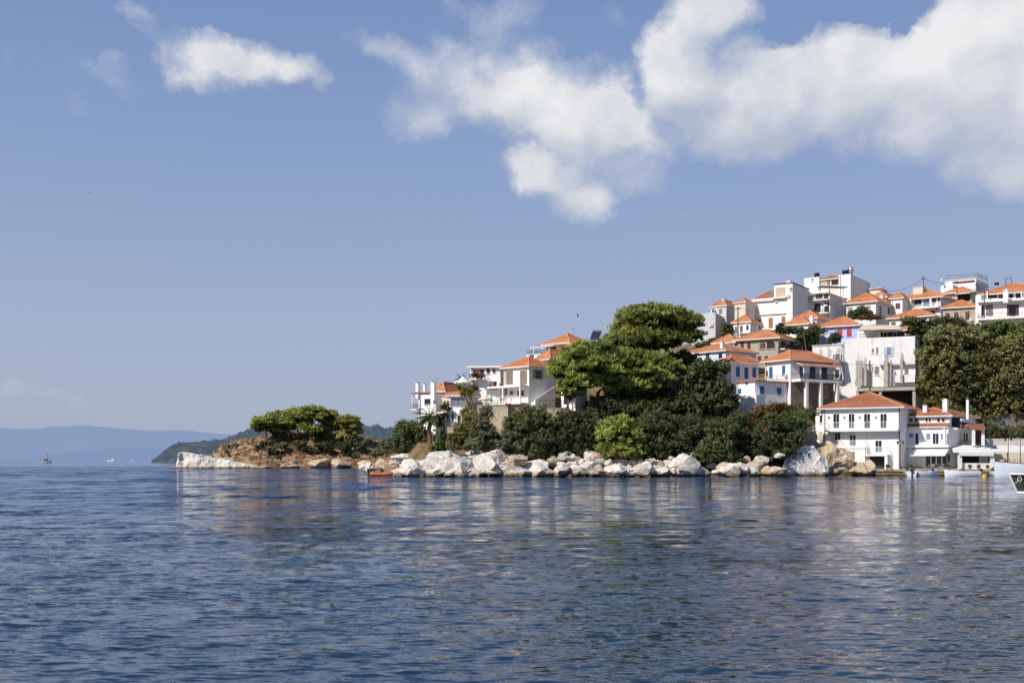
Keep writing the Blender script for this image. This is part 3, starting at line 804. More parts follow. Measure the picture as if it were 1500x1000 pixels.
h.win('R', 1143.5, 499.5, 1150, 509, 's', 'maroon'); h.win('R', 1157, 500, 1162, 509, 's', 'maroon')
h.balc('R', 1142, 1168, 512.5, 1.0, .9, 'bars', 'iron')
for x in (1109.5, 1119.5, 1129.5): h.win('L', x, 521, x + 6, 532, 's', 'maroon')

h = House('round_topped_house', 'house showing only its orange pyramid roof beside the wooden power pole', 'house',
          Blk(1076, 217, 36, 1046, 1090, 502, 525)); h.hip(489.5, .5)
h = House('shaded_long_house', 'long low house with shaded grey wall and pale blue right wall below the pyramid roof', 'house',
          Blk(1063, 205, 50, 1002, 1108, 514, 552), 'ltblue')
h.hip(503, .5, 'tile2')
h.chim(h.roof, 1058, 499, 509, 207, .55)
for x in (1011, 1034, 1053): h.win('L', x, 517.5, x + 5, 525, 'w', frame='darkframe')
h.win('R', 1072, 518, 1076, 523, 'w', glass='blueglass'); h.win('R', 1089, 518, 1094, 525, 's', 'paleshut')

h = House('blue_shuttered_house', 'white house with three deep blue shuttered openings under an orange roof', 'house',
          Blk(1071, 199, 58, 1053, 1111, 531.5, 590))
h.hip(519.5, .5)
for x, y0, y1 in ((1078, 537, 551.5), (1090.3, 538, 554.5), (1102, 538.5, 552.5)): h.win('R', x, y0, x + 5.4, y1, 's', 'blue')
h.win('L', 1060, 538, 1063, 548, 's', 'blue')
h = House('flat_annex', 'flat roofed white annex with three small blue shutters below the blue shuttered house', 'house',
          Blk(1106, 193.5, 58, 1079, 1152, 558, 606))
h.flat(mat='terracotta', oh=.35, th=.16)
h.win('L', 1081, 569, 1086, 576.5, 's', 'blue'); h.win('L', 1092, 558 + 1, 1096, 563, 's', 'blue')
h.win('R', 1112.2, 565.5, 1119, 576.5, 's', 'blue'); h.win('R', 1138, 567.5, 1144.5, 577.5, 's', 'blue')
h.balc('R', 1107, 1152, 555.6, .1, .7, 'bars', 'terracotta', th=.1, step=.6)

h = House('portico_house', 'white house with a columned portico, blue doors on its balcony and a stone ground floor', 'house',
          Blk(1158, 197, 58, 1121, 1221, 527.5, 597))
b = h.b
h.hip(512.8, .7)
h.win('L', 1127, 537, 1132, 553.5, 's', 'blue'); h.win('L', 1146, 535, 1150.5, 550, 's', 'blue'); h.win('L', 1122, 543, 1125, 551, 'w', frame='wood')
h.lean('R', 1163, 1221, 531, 536, 2.0)
h.win('R', 1171, 537, 1175.5, 552, 's', 'blue'); h.win('R', 1186, 537.5, 1194, 555, 'w', frame='blue'); h.win('R', 1204, 538, 1211, 555, 'w', frame='darkframe')
h.balc('R', 1160, 1221, 556, 2.0, 1.0, 'bars', 'iron', th=.45)
h.block(b.sub(1121, 1121.2, 520, 521, rw=.1)) if False else None
mb = MB(); b.fbox(mb, 'R', .05, b.rw - .05, b.zb, Z(560, 199), .003, .06); obj('stone_facing', mb, 'stonedark', h.e)
for x in (1170, 1191, 1215): h.col('R', x, 558.5, 600, 1.75, .55)
for x in (1166, 1190, 1219): h.col('R', x, 536.5, 556, 1.85, .16)
h.win('R', 1204, 566, 1212, 582, 'w', glass='glass')
h.win('R', 1176 , 566, 1180, 580, 'k', glass='blue')

h = House('grey_concrete_block', 'large unfinished grey white block with rough concrete pillars and an open dark storey underneath', 'apartment block',
          Blk(1341, 205, 24, 1233, None, 495, 565, rw=9), 'white2')
b = h.b
h.parapet(h=.35, b=b)
g = Blk(1233, 204, 24, 1190, None, 505, 600, rw=7); g0 = b.sub(1190, 1233, 505, 598, rw=7, o=.25); h.block(g0)
h.flat(b=g0, mat='cream', oh=.15, th=.12)
h.block(b.sub(1233, 1256, 560, 598, rw=7, o=.2))
bay = b.sub(1288, 1341, 493, 533, rw=2, o=.9); h.block(bay)
h.win('L', 1295, 508, 1309.5, 521.5, 'o', 'paleshut', b=bay, glass='blueglass')
for x, y0, w_, y1 in ((1276.5, 510, 4, 517), (1283, 508, 4, 519), (1276.5, 537, 3, 543), (1281, 536, 7, 549)): h.win('L', x, y0, x + w_, y1, 'w', b=b, glass='greyglass')
for x, y0, y1 in ((1199.5, 512, 520), (1212, 511, 522), (1226, 509, 516)): h.win('L', x, y0, x + 5, y1, 's', 'paleshut', b=g0)
h.balc('L', 1221, 1234, 527, 1.2, .95, 'bars', 'iron', b=g0); h.balc('L', 1221, 1234, 554, 1.2, .95, 'bars', 'iron', b=g0)
h.win('L', 1224, 518, 1230, 526.5, 'k', b=g0, glass='greyglass'); h.win('L', 1223, 568, 1231, 580, 's', 'greyshut', b=g0)
h.win('L', 1223, 541, 1229, 553, 'k', b=g0, glass='dim')
# pillars and the open storey
for x0, x1, y0, y1 in ((1255.5, 1265, 529, 566), (1267, 1271, 533, 566), (1296, 1302, 529, 566), (1305, 1307, 536, 566), (1320, 1323.5, 526, 562)):
    mb = MB(); tt = b.t('L', (x0 + x1) / 2); w_ = abs(b.t('L', x0) - b.t('L', x1)) / 2
    b.fbox(mb, 'L', tt - w_, tt + w_, b.z('L', tt, y1), b.z('L', tt, y0), 1.2, 1.75)
    p_ = obj('pillar', mb, 'concrete', h.e)
    mb = MB()
    for k in range(4):
        c = b.at('L', tt - w_ * .7 + k * w_ * .45, 1.3 + .1 * (k % 2), b.z('L', tt, y0)); mb.tube([c, c + Vector((0, 0, .9 + .2 * (k % 3)))], .025, 5)
    obj('rebar', mb, 'brownrail', p_)
g3 = b.sub(1256, 1342, 566, 571, rw=9, o=1.9); h.block(g3, 'concrete', 'floor_slab')
h.block(b.sub(1256, 1341, 571, 600, rw=6, o=-2.2), 'dim', 'back_wall')  # back wall coloured dark to stand in for the open storey's shade
for x in (1258, 1291, 1340): h.col('L', x, 571, 604, 1.4, .5, 'concrete', name='pillar')
mb = MB(); t0, t1 = b.t('L', 1341), b.t('L', 1312); b.fbox(mb, 'L', t0, t1, b.z('L', 0, 560), b.z('L', 0, 549), .3, 1.2); obj('parapet_wall', mb, 'white2', h.e)
pen = Blk(1322, 210, 24, 1256, None, 482, 500, rw=5); h.block(pen, 'white')
mb = MB(); mb.slab([W(1258, 481, 208), W(1320, 480, 206), W(1315, 476, 214), W(1264, 476, 215)], .3); obj('roof', mb, 'beige', h.e)
h.lean('L', 1284, 1330, 478.5, 484, 2.0, b=pen)
h.win('L', 1290, 486, 1324, 495, 'k', b=pen, glass='dim'); h.win('L', 1294, 487, 1300, 495, 'w', b=pen); h.win('L', 1308, 487, 1314, 495, 'w', b=pen)
h.balc('L', 1258, 1284, 494.5, .1, .9, 'bars', 'steel', b=pen, th=.1)

# --- upper row right ----------------------------------------------
h = House('corner_house', 'white house with three brown windows and potted shrubs below the cubic tower house', 'house',
          Blk(1283, 243, 38, 1240, 1308, 442, 475)); h.hip(429.5, .6)
for x, y0, y1 in ((1243.5, 450, 461), (1256, 449, 459), (1270, 448, 460)): h.win('L', x, y0, x + 5.5, y1, 's', 'greyshut')
h.win('R', 1288, 448, 1291, 462, 's', 'greyshut'); h.win('R', 1300.5, 450, 1303, 460, 's', 'maroon')
h = House('ridge_house', 'low orange roofed house with ridge chimney behind the three window house', 'house',
          Blk(1298, 257, 38, 1276, 1322, 436, 465)); h.hip(427, .5); h.chim(h.roof, 1292, 430, 441, 253, .8, 'cream')
h = House('narrow_house', 'narrow white house with one shuttered window left of the covered balcony', 'house',
          Blk(1322, 249, 35, 1305, None, 437, 470, rw=7)); h.hip(428, .4); h.win('L', 1312, 444, 1318.5, 452, 's', 'maroon')
h = House('loggia_house', 'wide house with orange roof over a covered balcony of white tables beside the wooden mast', 'house',
          Blk(1378, 249, 40, 1321, 1399, 435.5, 475)); h.hip(424, .9)
h.chim(h.roof, 1347, 420, 430, 255, 2.2, 'cream')
for x0, x1, y0, y1 in ((1331, 1336.5, 436.5, 443), (1339.5, 1350, 436, 447), (1366, 1371, 434.5+1, 443), (1374, 1377, 436, 441)): h.win('L', x0, y0, x1, y1, 'w', frame='darkframe')
h.win('L', 1352.5, 436, 1364, 448, 'k', glass='greyglass')
h.balc('L', 1336, 1378, 450, 1.3, .8, 'bars', 'steel'); h.col('L', 1337, 437, 450, 1.2, .3); h.col('L', 1366, 437, 450, 1.2, .3)
h.win('L', 1350, 453, 1354, 458, 'k'); h.win('L', 1363, 455, 1370, 460, 's', 'maroon')
h = House('front_roof_house', 'white house under a broad orange roof directly above the dark treetops', 'house',
          Blk(1367, 232, 36, 1303, None, 463, 492, rw=8)); h.hip(452.5, .6); h.win('L', 1306.5, 471.5, 1312, 478, 's', 'wood')
h = House('parapet_house', 'white flat roofed building with a row of dark railing posts on the skyline', 'apartment block',
          Blk(1430, 275, 38, 1384, 1448, 408.5, 445))
h.balc('L', 1385, 1429, 408.4, .06, 1.0, 'bars', 'iron', th=.1, step=.5); h.balc('R', 1431, 1447, 408.4, .06, 1.0, 'bars', 'iron', th=.1, step=.5)
h.block(h.b.sub(1384, 1430, 413, 445, rw=8, o=.5), 'white'); h.ledge('L', 1396, 1428, 412, 413.4, .9, 'terracotta')
g = Blk(1396, 272, 38, 1378, None, 417, 445, rw=6); h.block(g)
h = House('dark_porch_house', 'orange roofed house with a deep dark porch below the skyline railing', 'house',
          Blk(1423, 259, 38, 1384, 1441, 428, 460), 'cream'); h.hip(420, .8)
h.win('L', 1403, 430, 1421, 442, 'k', glass='dim'); h.lean('L', 1402, 1424, 425.5, 429.5, 1.6, 'tile2')
h = House('small_stone_house', 'small cream stone house with three brown shutters above the plane trees', 'house',
          Blk(1430, 238, 28, 1381, None, 449.5, 490, rw=8), 'stone'); h.hip(439.5, .5)
for x, y0, y1 in ((1384.5, 458, 465), (1397.5, 457, 471), (1413.8, 455.5, 468)): h.win('L', x, y0, x + 6.5, y1, 's', 'maroon')
h = House('balconied_guesthouse', 'large white guesthouse with two full width balconies at the right edge of the hilltop', 'house',
          Blk(1530, 232, 28, 1438, None, 427, 495, rw=11))
h.hip(415, .9)
b = h.b
h.block(b.sub(1429, 1438, 432, 495, rw=6, o=.9), 'white')
h.chim(h.roof, 1473.5, 424, 438, 233, .9, cap='white')
for x0, x1 in ((1445, 1461), (1478, 1484), (1488, 1498), (1503, 1515)): h.win('L', x0, 427.5, x1, 436.5, 'k', glass='dim')
h.win('L', 1462.5, 428, 1470, 437, 's', 'maroon')
h.balc('L', 1433, 1530, 437.8, 1.5, .9, 'none', th=.35); h.balc('L', 1433, 1530, 463.8, 1.6, .95, 'bars', 'iron', th=.35, step=.25)
h.win('L', 1437.5, 447.5, 1441.5, 462.5, 's', 'maroon'); h.win('L', 1444.5, 446.5, 1454.5, 462.5, 'w', frame='wood', glass='greyglass')
h.win('L', 1475, 446, 1492.5, 462, 'o', 'maroon', frame='darkframe'); h.win('L', 1503, 446, 1512, 462, 'w')
for x in (1447, 1471, 1497): h.col('L', x, 427, 437.5, 1.3, .22)

# --- waterfront ---------------------------------------------------
h = House('waterfront_house', 'large white waterfront house with russet hip roof, four tall doors and long railed balcony', 'house',
          Blk(1318.5, 185, 30, 1205, 1340, 597, 694))
b = h.b
h.hip(574.5, .8, 'tiledark')
g = b.sub(1194.5, 1206, 602, 668, rw=5, o=-1.2); h.block(g); h.win('L', 1200.5, 607.5, 1205, 619, 'w', b=g, frame='frame'); h.win('L', 1199, 632, 1205.5, 645, 'k', glass='creamp', b=g)
h.lean('L', 1194.5, 1206, 599.5, 602, .3, 'terracotta', b=g, back=2)
for i, (x, w_) in enumerate(((1220.3, 9.5), (1243, 9), (1265.3, 9.8), (1289.3, 10))):
    h.win('L', x, 605.5, x + w_, 627, 'd')
    h.ledge('L', x - 7, x - 5, 610, 612, .2, 'iron', name='wall_lamp')
h.balc('L', 1212, 1318, 629.5, 1.5, 1.35, 'bars', 'frame', step=.22)
h.win('L', 1223, 633.5, 1231.5, 645, 'w'); h.win('L', 1244.2, 636.5, 1254, 653, 'd'); h.win('L', 1282, 644.5, 1292, 662, 'd')
h.balc('L', 1233, 1270, 654.5, 1.5, 1.1, 'bars', 'frame'); g = b.sub(1238, 1270, 655.5, 690, rw=2, o=1.4); h.block(g, 'white')
h.balc('L', 1271.5, 1303, 665.5, 1.7, 1.3, 'bars', 'frame', th=.25); h.win('L', 1274, 668, 1297, 690, 'k', glass='dim')
h.col('L', 1301, 667, 690, 1.4, .45); h.ledge('L', 1316.6, 1318, 597.5, 690, .08, 'brownrail', name='drain_pipe')

h = House('restaurant', 'white three storey waterside restaurant with two small orange roofs and white awnings', 'restaurant',
          Blk(1391, 187, 38, 1324, 1429, 609.5, 650))
b = h.b
r_ = h.hip(597, .7, 'tiledark')
h.chim(r_, 1385, 584, 602, 189, .75, cap='white'); h.chim(r_, 1417.5, 585, 607, 190, .4, cap='white'); h.chim(r_, 1355.5, 592.5, 603, 191, .65)
for x0, x1 in ((1332.5, 1337.5), (1339.5, 1345), (1356, 1359), (1360.5, 1363.5), (1372.5, 1377.5), (1379.5, 1384.5)): h.win('L', x0, 612, x1, 618, 'w', sill=False)
low = b.sub(1317, 1393, 624.5, 692, rw=9, o=1.3); h.block(low)
h.lean('L', 1316.5, 1391, 619.5, 625, 1.75, 'tiledark', back=.0)
h.ledge('L', 1317, 1392, 625.6, 627.2, 1.6, 'frame')
# right wing with loggia
rw_ = Blk(1437, 190.5, 20, 1393.5, None, 626, 692, rw=6); h.block(rw_)
h.win('R', 1394, 611.5, 1411, 626, 'k', glass='dim'); h.win('R', 1397, 612, 1402, 626, 'w', frame='darkframe')
h.balc('R', 1394.5, 1412, 627, .9, 1.0, 'bars', 'iron')
gz = Blk(1441, 187.5, 20, 1414, None, 627, 652, rw=3.5)
mb = MB(); mb.slab([W(1413, 625.5, 187.2), W(1444, 627, 185.8), W(1441, 620.5, 191), W(1411, 620, 191.5)], .2); obj('porch_roof', mb, 'tiledark', h.e)
for x in (1426, 1440):
    mb = MB(); p = W(x, 652, 187.0); mb.box(p.x - .2, p.x + .2, p.y - .2, p.y + .2, p.z, Z(628, 187)); obj('column', mb, 'frame', h.e)
h.win('L', 1395 + 2, 634, 1406, 644.5, 'w', b=rw_, frame='darkframe'); h.win('L', 1411.5, 634, 1414, 646, 'w', b=rw_); h.win('L', 1415, 634, 1418, 646, 'w', b=rw_)
h.win('L', 1427, 630, 1437, 650, 'k', b=rw_, glass='maroon')
h.balc('L', 1393.6, 1444, 652.3, 1.6, .9, 'bars', 'iron', b=rw_)
for x0, x1, y0, y1, st, gl in ((1331.5, 1338.5, 634, 641, 'w', 'blueglass'), (1340.5, 1346, 634, 650.5, 'd', 'glass'), (1356.5, 1363.5, 634, 644, 'w', 'blueglass'), (1366, 1375.5, 634, 650.5, 'd', 'glass'), (1377.5, 1384, 634, 644, 'w', 'blueglass')):
    h.win('L', x0, y0, x1, y1, st, b=low, glass=gl)
h.balc('L', 1315, 1393, 651.5, 1.3, .75, 'none', b=low, th=.4)
h.balc('L', 1315, 1393, 651.45, 1.3, .85, 'bars', 'frame', b=low, th=.38, step=1.0) if False else None
for x in (1319.5, 1386.5): h.col('L', x, 627.5, 651.5, 1.1, .38, b=low)
for x0, x1 in ((1335, 1340), (1341, 1346)): h.win('L', x0, 662, x1, 667, 'w', b=low, sill=False)
h.lean('L', 1338, 1373, 653, 667, 2.8, 'canvas', b=low, name='awning', th=.06); h.lean('L', 1373.4, 1392, 653, 667, 2.8, 'canvas', b=low, name='awning', th=.06)
for x in (1356, 1364, 1372, 1380): h.win('L', x, 664, x + 7.4, 680, 'w', b=low)
h.win('L', 1388 - 1, 665, 1391.5, 677, 'k', b=low)
h.win('L', 1398, 667, 1434, 679, 'k', glass='dim', b=rw_)

# covered dining terrace beside the restaurant
e = empty('dining_canopy', W(1430, 686, 184), 'white sloping canopy on white posts over the dining terrace right of the restaurant', 'canopy')
mb = MB(); mb.slab([W(1396, 662, 182.6), W(1457, 662.5, 182.6), W(1447, 652.5, 189.5), W(1394, 651, 189.5)], .08); obj('roof_sheet', mb, 'canvas', e)
mb = MB(); mb.slab([W(1405, 664, 182.4), W(1456, 664.5, 182.4), W(1456, 662.9, 182.8), W(1405, 662.6, 182.8)], .35); obj('valance', mb, 'canvas', e)
for x in (1406, 1453.5):
    mb = MB(); p = W(x, 690, 182.9); mb.box(p.x - .28, p.x + .28, p.y - .2, p.y + .2, Z(688, 183), Z(665.5, 183)); obj('post', mb, 'frame', e)
mb = MB(); p, q = W(1410, 690, 183.4), W(1451, 690, 183.4); mb.box(p.x, q.x, p.y - .1, p.y + .1, Z(687, 183), Z(677.5, 183)); obj('low_wall', mb, 'frame', e)
e = empty('harbour_canopy', W(1475, 686, 188), 'second white canopy further right behind the blue wooden boat', 'canopy')
mb = MB(); mb.slab([W(1446, 661, 185.5), W(1530, 663, 185.5), W(1525, 652, 192), W(1440, 652, 192)], .08); obj('roof_sheet', mb, 'canvas', e)
for x in (1448, 1476, 1504):
    mb = MB(); p = W(x, 686, 186); mb.tube([Vector((p.x, p.y, .8)), Vector((p.x, p.y, Z(662, 186)))], .09, 8); obj('post', mb, 'brownrail', e)
# =================================================================== TERRAIN
COLS = {
 520: [(160,-4),(250,-2.5),(300,-2),(420,-4)],
 545: [(165,-4),(198,-1.5),(206,.4),(215,1.0),(260,.6),(300,0),(420,-4)],
 580: [(172,-4),(186,-.5),(194,2.2),(215,4),(260,2),(330,0),(420,-3)],
 620: [(171,-3),(177,-.4),(180,1.6),(185,3.6),(193,5.5),(215,6),(250,5),(330,0),(420,-3)],
 670: [(171,-3),(177,-.4),(180,1.6),(184,4.4),(190,7.2),(200,10),(230,12.5),(280,8),(350,-2),(420,-3)],
 740: [(171,-3),(177,-.4),(180,1.6),(184,5),(187,9.5),(192,11.0),(215,16),(240,17),(300,10),(420,0)],
 820: [(171,-3),(177,-.4),(180,1.6),(184,5),(187,9.5),(195,12),(215,17.5),(260,22),(420,5)],
 900: [(171,-3),(177,-.4),(180,1.6),(184,4),(189,10.5),(200,14.5),(220,20),(260,25),(420,8)],
 980: [(171,-3),(177,-.4),(180,1.6),(184,4),(190,11.5),(200,15.5),(215,20.5),(245,27),(300,28),(420,10)],
 1070:[(171,-3),(177,-.4),(180,1.6),(184,4),(190,9),(196,12.5),(210,18.5),(240,27.5),(280,33),(420,20)],
 1160:[(171,-3),(179,-1.5),(182,1.0),(186,5),(190,8),(196,11.3),(212,18.5),(240,28),(280,34),(420,25)],
 1230:[(168,-3),(181,-1),(184,1.0),(197,2.5),(201,11),(210,13),(225,21.5),(245,29),(280,35),(420,28)],
 1320:[(168,-3),(183,-2),(185,0.8),(199,1.5),(203,10),(215,13),(235,24),(260,31),(300,35),(420,30)],
 1400:[(168,-3),(184,-2),(187,0.8),(202,1.5),(206,5),(222,16),(238,28),(250,30),(270,34),(420,30)],
 1500:[(168,-3),(184,-2),(187,0.8),(206,1.5),(209,5),(224,17),(236,29.5),(250,30),(270,34),(420,30)],
 1800:[(168,-3),(184,-2),(187,0.8),(206,1.5),(209,5),(224,17),(236,29.5),(250,30),(270,34),(420,30)],
}
def ground(X, Y):
    px = X / Y * F + 750
    ks = sorted(COLS); px = np.clip(px, ks[0], ks[-1]); out = np.zeros_like(X)
    prof = np.stack([np.interp(Y, [a for a, _ in COLS[k]], [b for _, b in COLS[k]]) for k in ks])
    idx = np.clip(np.searchsorted(ks, px) - 1, 0, len(ks) - 2)
    ka = np.array(ks, float); t = (px - ka[idx]) / (ka[idx + 1] - ka[idx]); t = t * t * (3 - 2 * t)
    I = np.indices(X.shape)
    a = prof[(idx,) + tuple(I)]; b = prof[(idx + 1,) + tuple(I)]
    return a * (1 - t) + b * t
def gz(x, y): return float(ground(np.array([[x]], float), np.array([[y]], float))[0, 0])

m, n = new_mat('hillside')
sl = n.node('ShaderNodeSeparateXYZ'); n.put(sl.inputs[0], n.node('ShaderNodeNewGeometry').outputs['Normal'])
c = n.ramp(n.noise(n.pos, 0.6, 7, 0.65), [(0.3, (0.10, 0.065, 0.035)), (0.5, (0.27, 0.18, 0.10)), (0.62, (0.20, 0.16, 0.08)), (0.8, (0.42, 0.34, 0.24))])
c = n.mix(n.maprange(n.noise(n.pos, 0.25, 4), 0.5, 0.62, 0, .8), c, (0.10, 0.095, 0.035))
setp(n, c, 0.95, n.bump(n.noise(n.pos, 2.0, 8, 0.7), 1.0, 0.4), spec=0.1); M['hillside'] = m
m, n = new_mat('islet_ground')
v = n.mapping(n.pos, scale=(0.5, 0.5, 1.7), rot=(0, radians(24), 0))
c = n.ramp(n.noise(v, 0.75, 8, 0.66, 0.7), [(0.30, (0.05, 0.035, 0.025)), (0.45, (0.17, 0.095, 0.05)), (0.54, (0.35, 0.23, 0.13)), (0.66, (0.50, 0.37, 0.24)), (0.8, (0.60, 0.48, 0.36))])
sx = n.node('ShaderNodeSeparateXYZ'); n.put(sx.inputs[0], n.pos)
c = n.mix(n.maprange(n.math('ADD', sx.outputs[2], n.math('MULTIPLY', n.noise(n.pos, .3, 3), 3)), 1.2, 2.2, .9, 0), c, (0.045, 0.032, 0.02))
c = n.mix(n.maprange(n.noise(n.pos, 0.35, 5, .7), 0.54, 0.64, 0, .8), c, (0.065, 0.055, 0.02))
setp(n, c, 0.95, n.bump(n.noise(v, 1.4, 8, 0.7), 1.0, 0.8), spec=0.1); M['islet_ground'] = m

ys = np.concatenate([np.linspace(164, 215, 150), np.linspace(216, 420, 100)])
us = np.linspace(U(515), U(1790), 420)
X = ys[:, None] * us[None, :]; Y = np.repeat(ys[:, None], len(us), 1)
Zg = ground(X, Y)
Zg = Zg + (fbm(X * .35, Y * .35, 5, 3) - .5) * 1.6 * np.clip((Zg + 1) / 4, 0, 1) + (fbm(X * 1.1, Y * 1.1, 4, 9, ridged=True) - .5) * 0.7 * np.clip(Zg + 1, 0, 1) * np.clip((210 - Y) / 20, 0, 1) * (np.abs(U(1230) * Y - X) > -1)
grid_obj('hillside', X, Y, Zg, M['hillside'])

# islet: crest rows read off the photograph at 350 m
sil = [(232, 690), (246, 686), (275, 686), (296, 683), (312, 668), (325, 658), (345, 651), (372, 645), (400, 641), (440, 637), (485, 637), (520, 642), (545, 650), (570, 655), (600, 656), (640, 658), (700, 664), (760, 690)]
xs_ = np.linspace(232, 760, 420); crest = np.interp(xs_, [a for a, _ in sil], [b for _, b in sil])
crz = H + (HOR - crest) / F * 356
dd = np.linspace(338, 400, 110)
X = dd[:, None] * ((xs_ - 750) / F)[None, :]; Y = np.repeat(dd[:, None], len(xs_), 1)
shore = 346 + 3 * (fbm(X * .09, X * 0 + 3.3, 4, 21) - .5) * 2
t = np.clip((Y - shore) / 13, 0, 1); tb = np.clip((398 - Y) / 28, 0, 1)
prof = (t ** .62) * (3 * tb ** 2 - 2 * tb ** 3)
Zi = -2.5 + (crz + 2.5)[None, :] * prof
amp = np.clip(prof * 3, 0, 1) * np.clip(crz[None, :] / 4, .15, 1)
st = X * .5 + Zi * .9
Zi = Zi + amp * ((fbm(X * .22, Y * .22, 5, 5) - .5) * 3.4 + (fbm(st * .55, Y * .22 - Zi * .3, 5, 8, ridged=True) - .5) * 3.6 + (fbm(X * .9, Y * .9, 4, 13, ridged=True) - .5) * 1.1)
grid_obj('islet', X, Y, Zi, M['islet_ground'], smooth=True)

# wooded hill behind the islet, and the far mountains
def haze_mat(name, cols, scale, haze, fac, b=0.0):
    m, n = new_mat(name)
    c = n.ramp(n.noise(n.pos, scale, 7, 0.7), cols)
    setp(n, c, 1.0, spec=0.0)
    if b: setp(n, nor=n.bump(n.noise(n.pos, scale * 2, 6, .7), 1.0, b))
    em = n.node('ShaderNodeEmission'); n.put(em.inputs[0], c4(haze)); em.inputs[1].default_value = 1  # distance haze painted in as a constant glow over the surface colour
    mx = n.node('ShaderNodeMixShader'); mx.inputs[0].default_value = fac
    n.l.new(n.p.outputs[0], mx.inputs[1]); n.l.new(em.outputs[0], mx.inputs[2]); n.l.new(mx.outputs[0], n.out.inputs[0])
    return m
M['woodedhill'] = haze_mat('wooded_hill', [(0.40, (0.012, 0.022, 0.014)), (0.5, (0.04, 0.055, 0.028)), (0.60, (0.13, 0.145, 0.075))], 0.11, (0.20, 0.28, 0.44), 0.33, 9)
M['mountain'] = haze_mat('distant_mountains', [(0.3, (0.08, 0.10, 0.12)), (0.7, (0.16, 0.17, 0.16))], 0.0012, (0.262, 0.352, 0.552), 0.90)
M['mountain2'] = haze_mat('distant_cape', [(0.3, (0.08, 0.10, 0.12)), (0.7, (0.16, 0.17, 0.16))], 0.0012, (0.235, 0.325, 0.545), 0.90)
def ridge(name, sil, D, depth, mat, nx, ny, lump, lscale, seed):
    xs = np.linspace(sil[0][0], sil[-1][0], nx); cr = np.interp(xs, [a for a, _ in sil], [b for _, b in sil])
    cz = H + (HOR - cr) / F * (D + depth * .5)
    dd = np.linspace(D, D + depth, ny)
    X = dd[:, None] * ((xs - 750) / F)[None, :]; Y = np.repeat(dd[:, None], nx, 1)
    t = np.clip((Y - D) / (depth * .5), 0, 1); pr = np.sin(np.minimum(t, 1) * pi / 2) ** .8
    Zz = -4 + (cz[None, :] + 4) * np.where(Y > D + depth * .5, np.cos((Y - D - depth * .5) / (depth * .5) * pi / 2 * .9), pr)
    am = np.clip(pr * 4, 0, 1) * np.clip(cz / (lump * 2), .1, 1)[None, :]
    Zz = Zz + am * (fbm(X * lscale, Y * lscale, 5, seed, .6) - .5) * lump
    return grid_obj(name, X, Y, Zz, mat)
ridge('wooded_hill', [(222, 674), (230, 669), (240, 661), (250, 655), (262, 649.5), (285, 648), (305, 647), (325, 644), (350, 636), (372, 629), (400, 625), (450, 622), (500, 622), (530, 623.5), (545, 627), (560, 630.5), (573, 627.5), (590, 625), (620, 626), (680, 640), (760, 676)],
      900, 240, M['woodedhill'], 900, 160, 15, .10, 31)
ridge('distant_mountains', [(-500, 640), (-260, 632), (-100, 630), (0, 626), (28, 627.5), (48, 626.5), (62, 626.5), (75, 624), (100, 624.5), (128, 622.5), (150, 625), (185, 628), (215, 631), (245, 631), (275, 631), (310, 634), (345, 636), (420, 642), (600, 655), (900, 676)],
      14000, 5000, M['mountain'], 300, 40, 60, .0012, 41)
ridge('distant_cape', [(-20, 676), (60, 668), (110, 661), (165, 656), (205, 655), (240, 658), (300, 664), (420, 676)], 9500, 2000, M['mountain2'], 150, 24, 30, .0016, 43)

# =================================================================== SEA
m, n = new_mat('sea')
sx = n.node('ShaderNodeSeparateXYZ'); n.put(sx.inputs[0], n.pos)
Yp = sx.outputs[1]
patch = n.noise(n.mapping(n.pos, scale=(.35, 1.0, 1)), 0.045, 4, 0.55)
streak = n.noise(n.mapping(n.pos, scale=(.12, 1.0, 1)), 0.16, 3, 0.5)
gn = n.node('ShaderNodeNewGeometry').outputs['Normal']
def slopes(vec, sc, det, amp):
    return n.vmath('MULTIPLY', n.vmath('SUBTRACT', n.noise(vec, sc, det, .62, color=True), (.5, .5, .5)), (amp * .8, amp, 0))
s0 = slopes(n.mapping(n.pos, scale=(.42, 1.3, 1), rot=(0, 0, .12)), 8.0, 5, 1.25)
s1 = slopes(n.mapping(n.pos, scale=(.40, 1.3, 1), rot=(0, 0, .2)), 3.6, 5, 1.15)
s2 = slopes(n.mapping(n.pos, scale=(.38, 1.3, 1), rot=(0, 0, -.2)), 1.0, 4, .9)
s3 = slopes(n.mapping(n.pos, scale=(.34, 1.2, 1), rot=(0, 0, .1)), .30, 4, 1.0)
s4 = slopes(n.mapping(n.pos, scale=(.30, 1.2, 1), rot=(0, 0, -.05)), .09, 4, .8)
sl_ = n.vmath('ADD', n.vmath('ADD', s0, n.vmath('MULTIPLY', s1, n.comb(n.maprange(Yp, 10, 60, .6, 1.0)))), n.vmath('ADD', n.vmath('MULTIPLY', s2, n.comb(n.maprange(Yp, 15, 60, .3, 1.0))), n.vmath('ADD', n.vmath('MULTIPLY', s3, n.comb(n.maprange(Yp, 25, 80, .1, 1.0))), n.vmath('MULTIPLY', s4, n.comb(n.maprange(Yp, 60, 150, .0, 1.0))))))
s5 = slopes(n.mapping(n.pos, scale=(.30, .10, 1)), 1.0, 3, 1.5)
s6 = slopes(n.mapping(n.pos, scale=(.9, .42, 1)), 1.0, 3, 1.1)
sl_ = n.vmath('ADD', sl_, n.vmath('ADD', n.vmath('MULTIPLY', s5, n.comb(n.maprange(Yp, 45, 100, .0, 1.0))), n.vmath('MULTIPLY', s6, n.comb(n.maprange(Yp, 22, 50, .0, .9)))))
lee = n.maprange(n.math('SUBTRACT', sx.outputs[0], n.math('MULTIPLY', Yp, .08)), -16, 12, 2.7, .52)
sl_ = n.vmath('MULTIPLY', sl_, n.comb(lee))
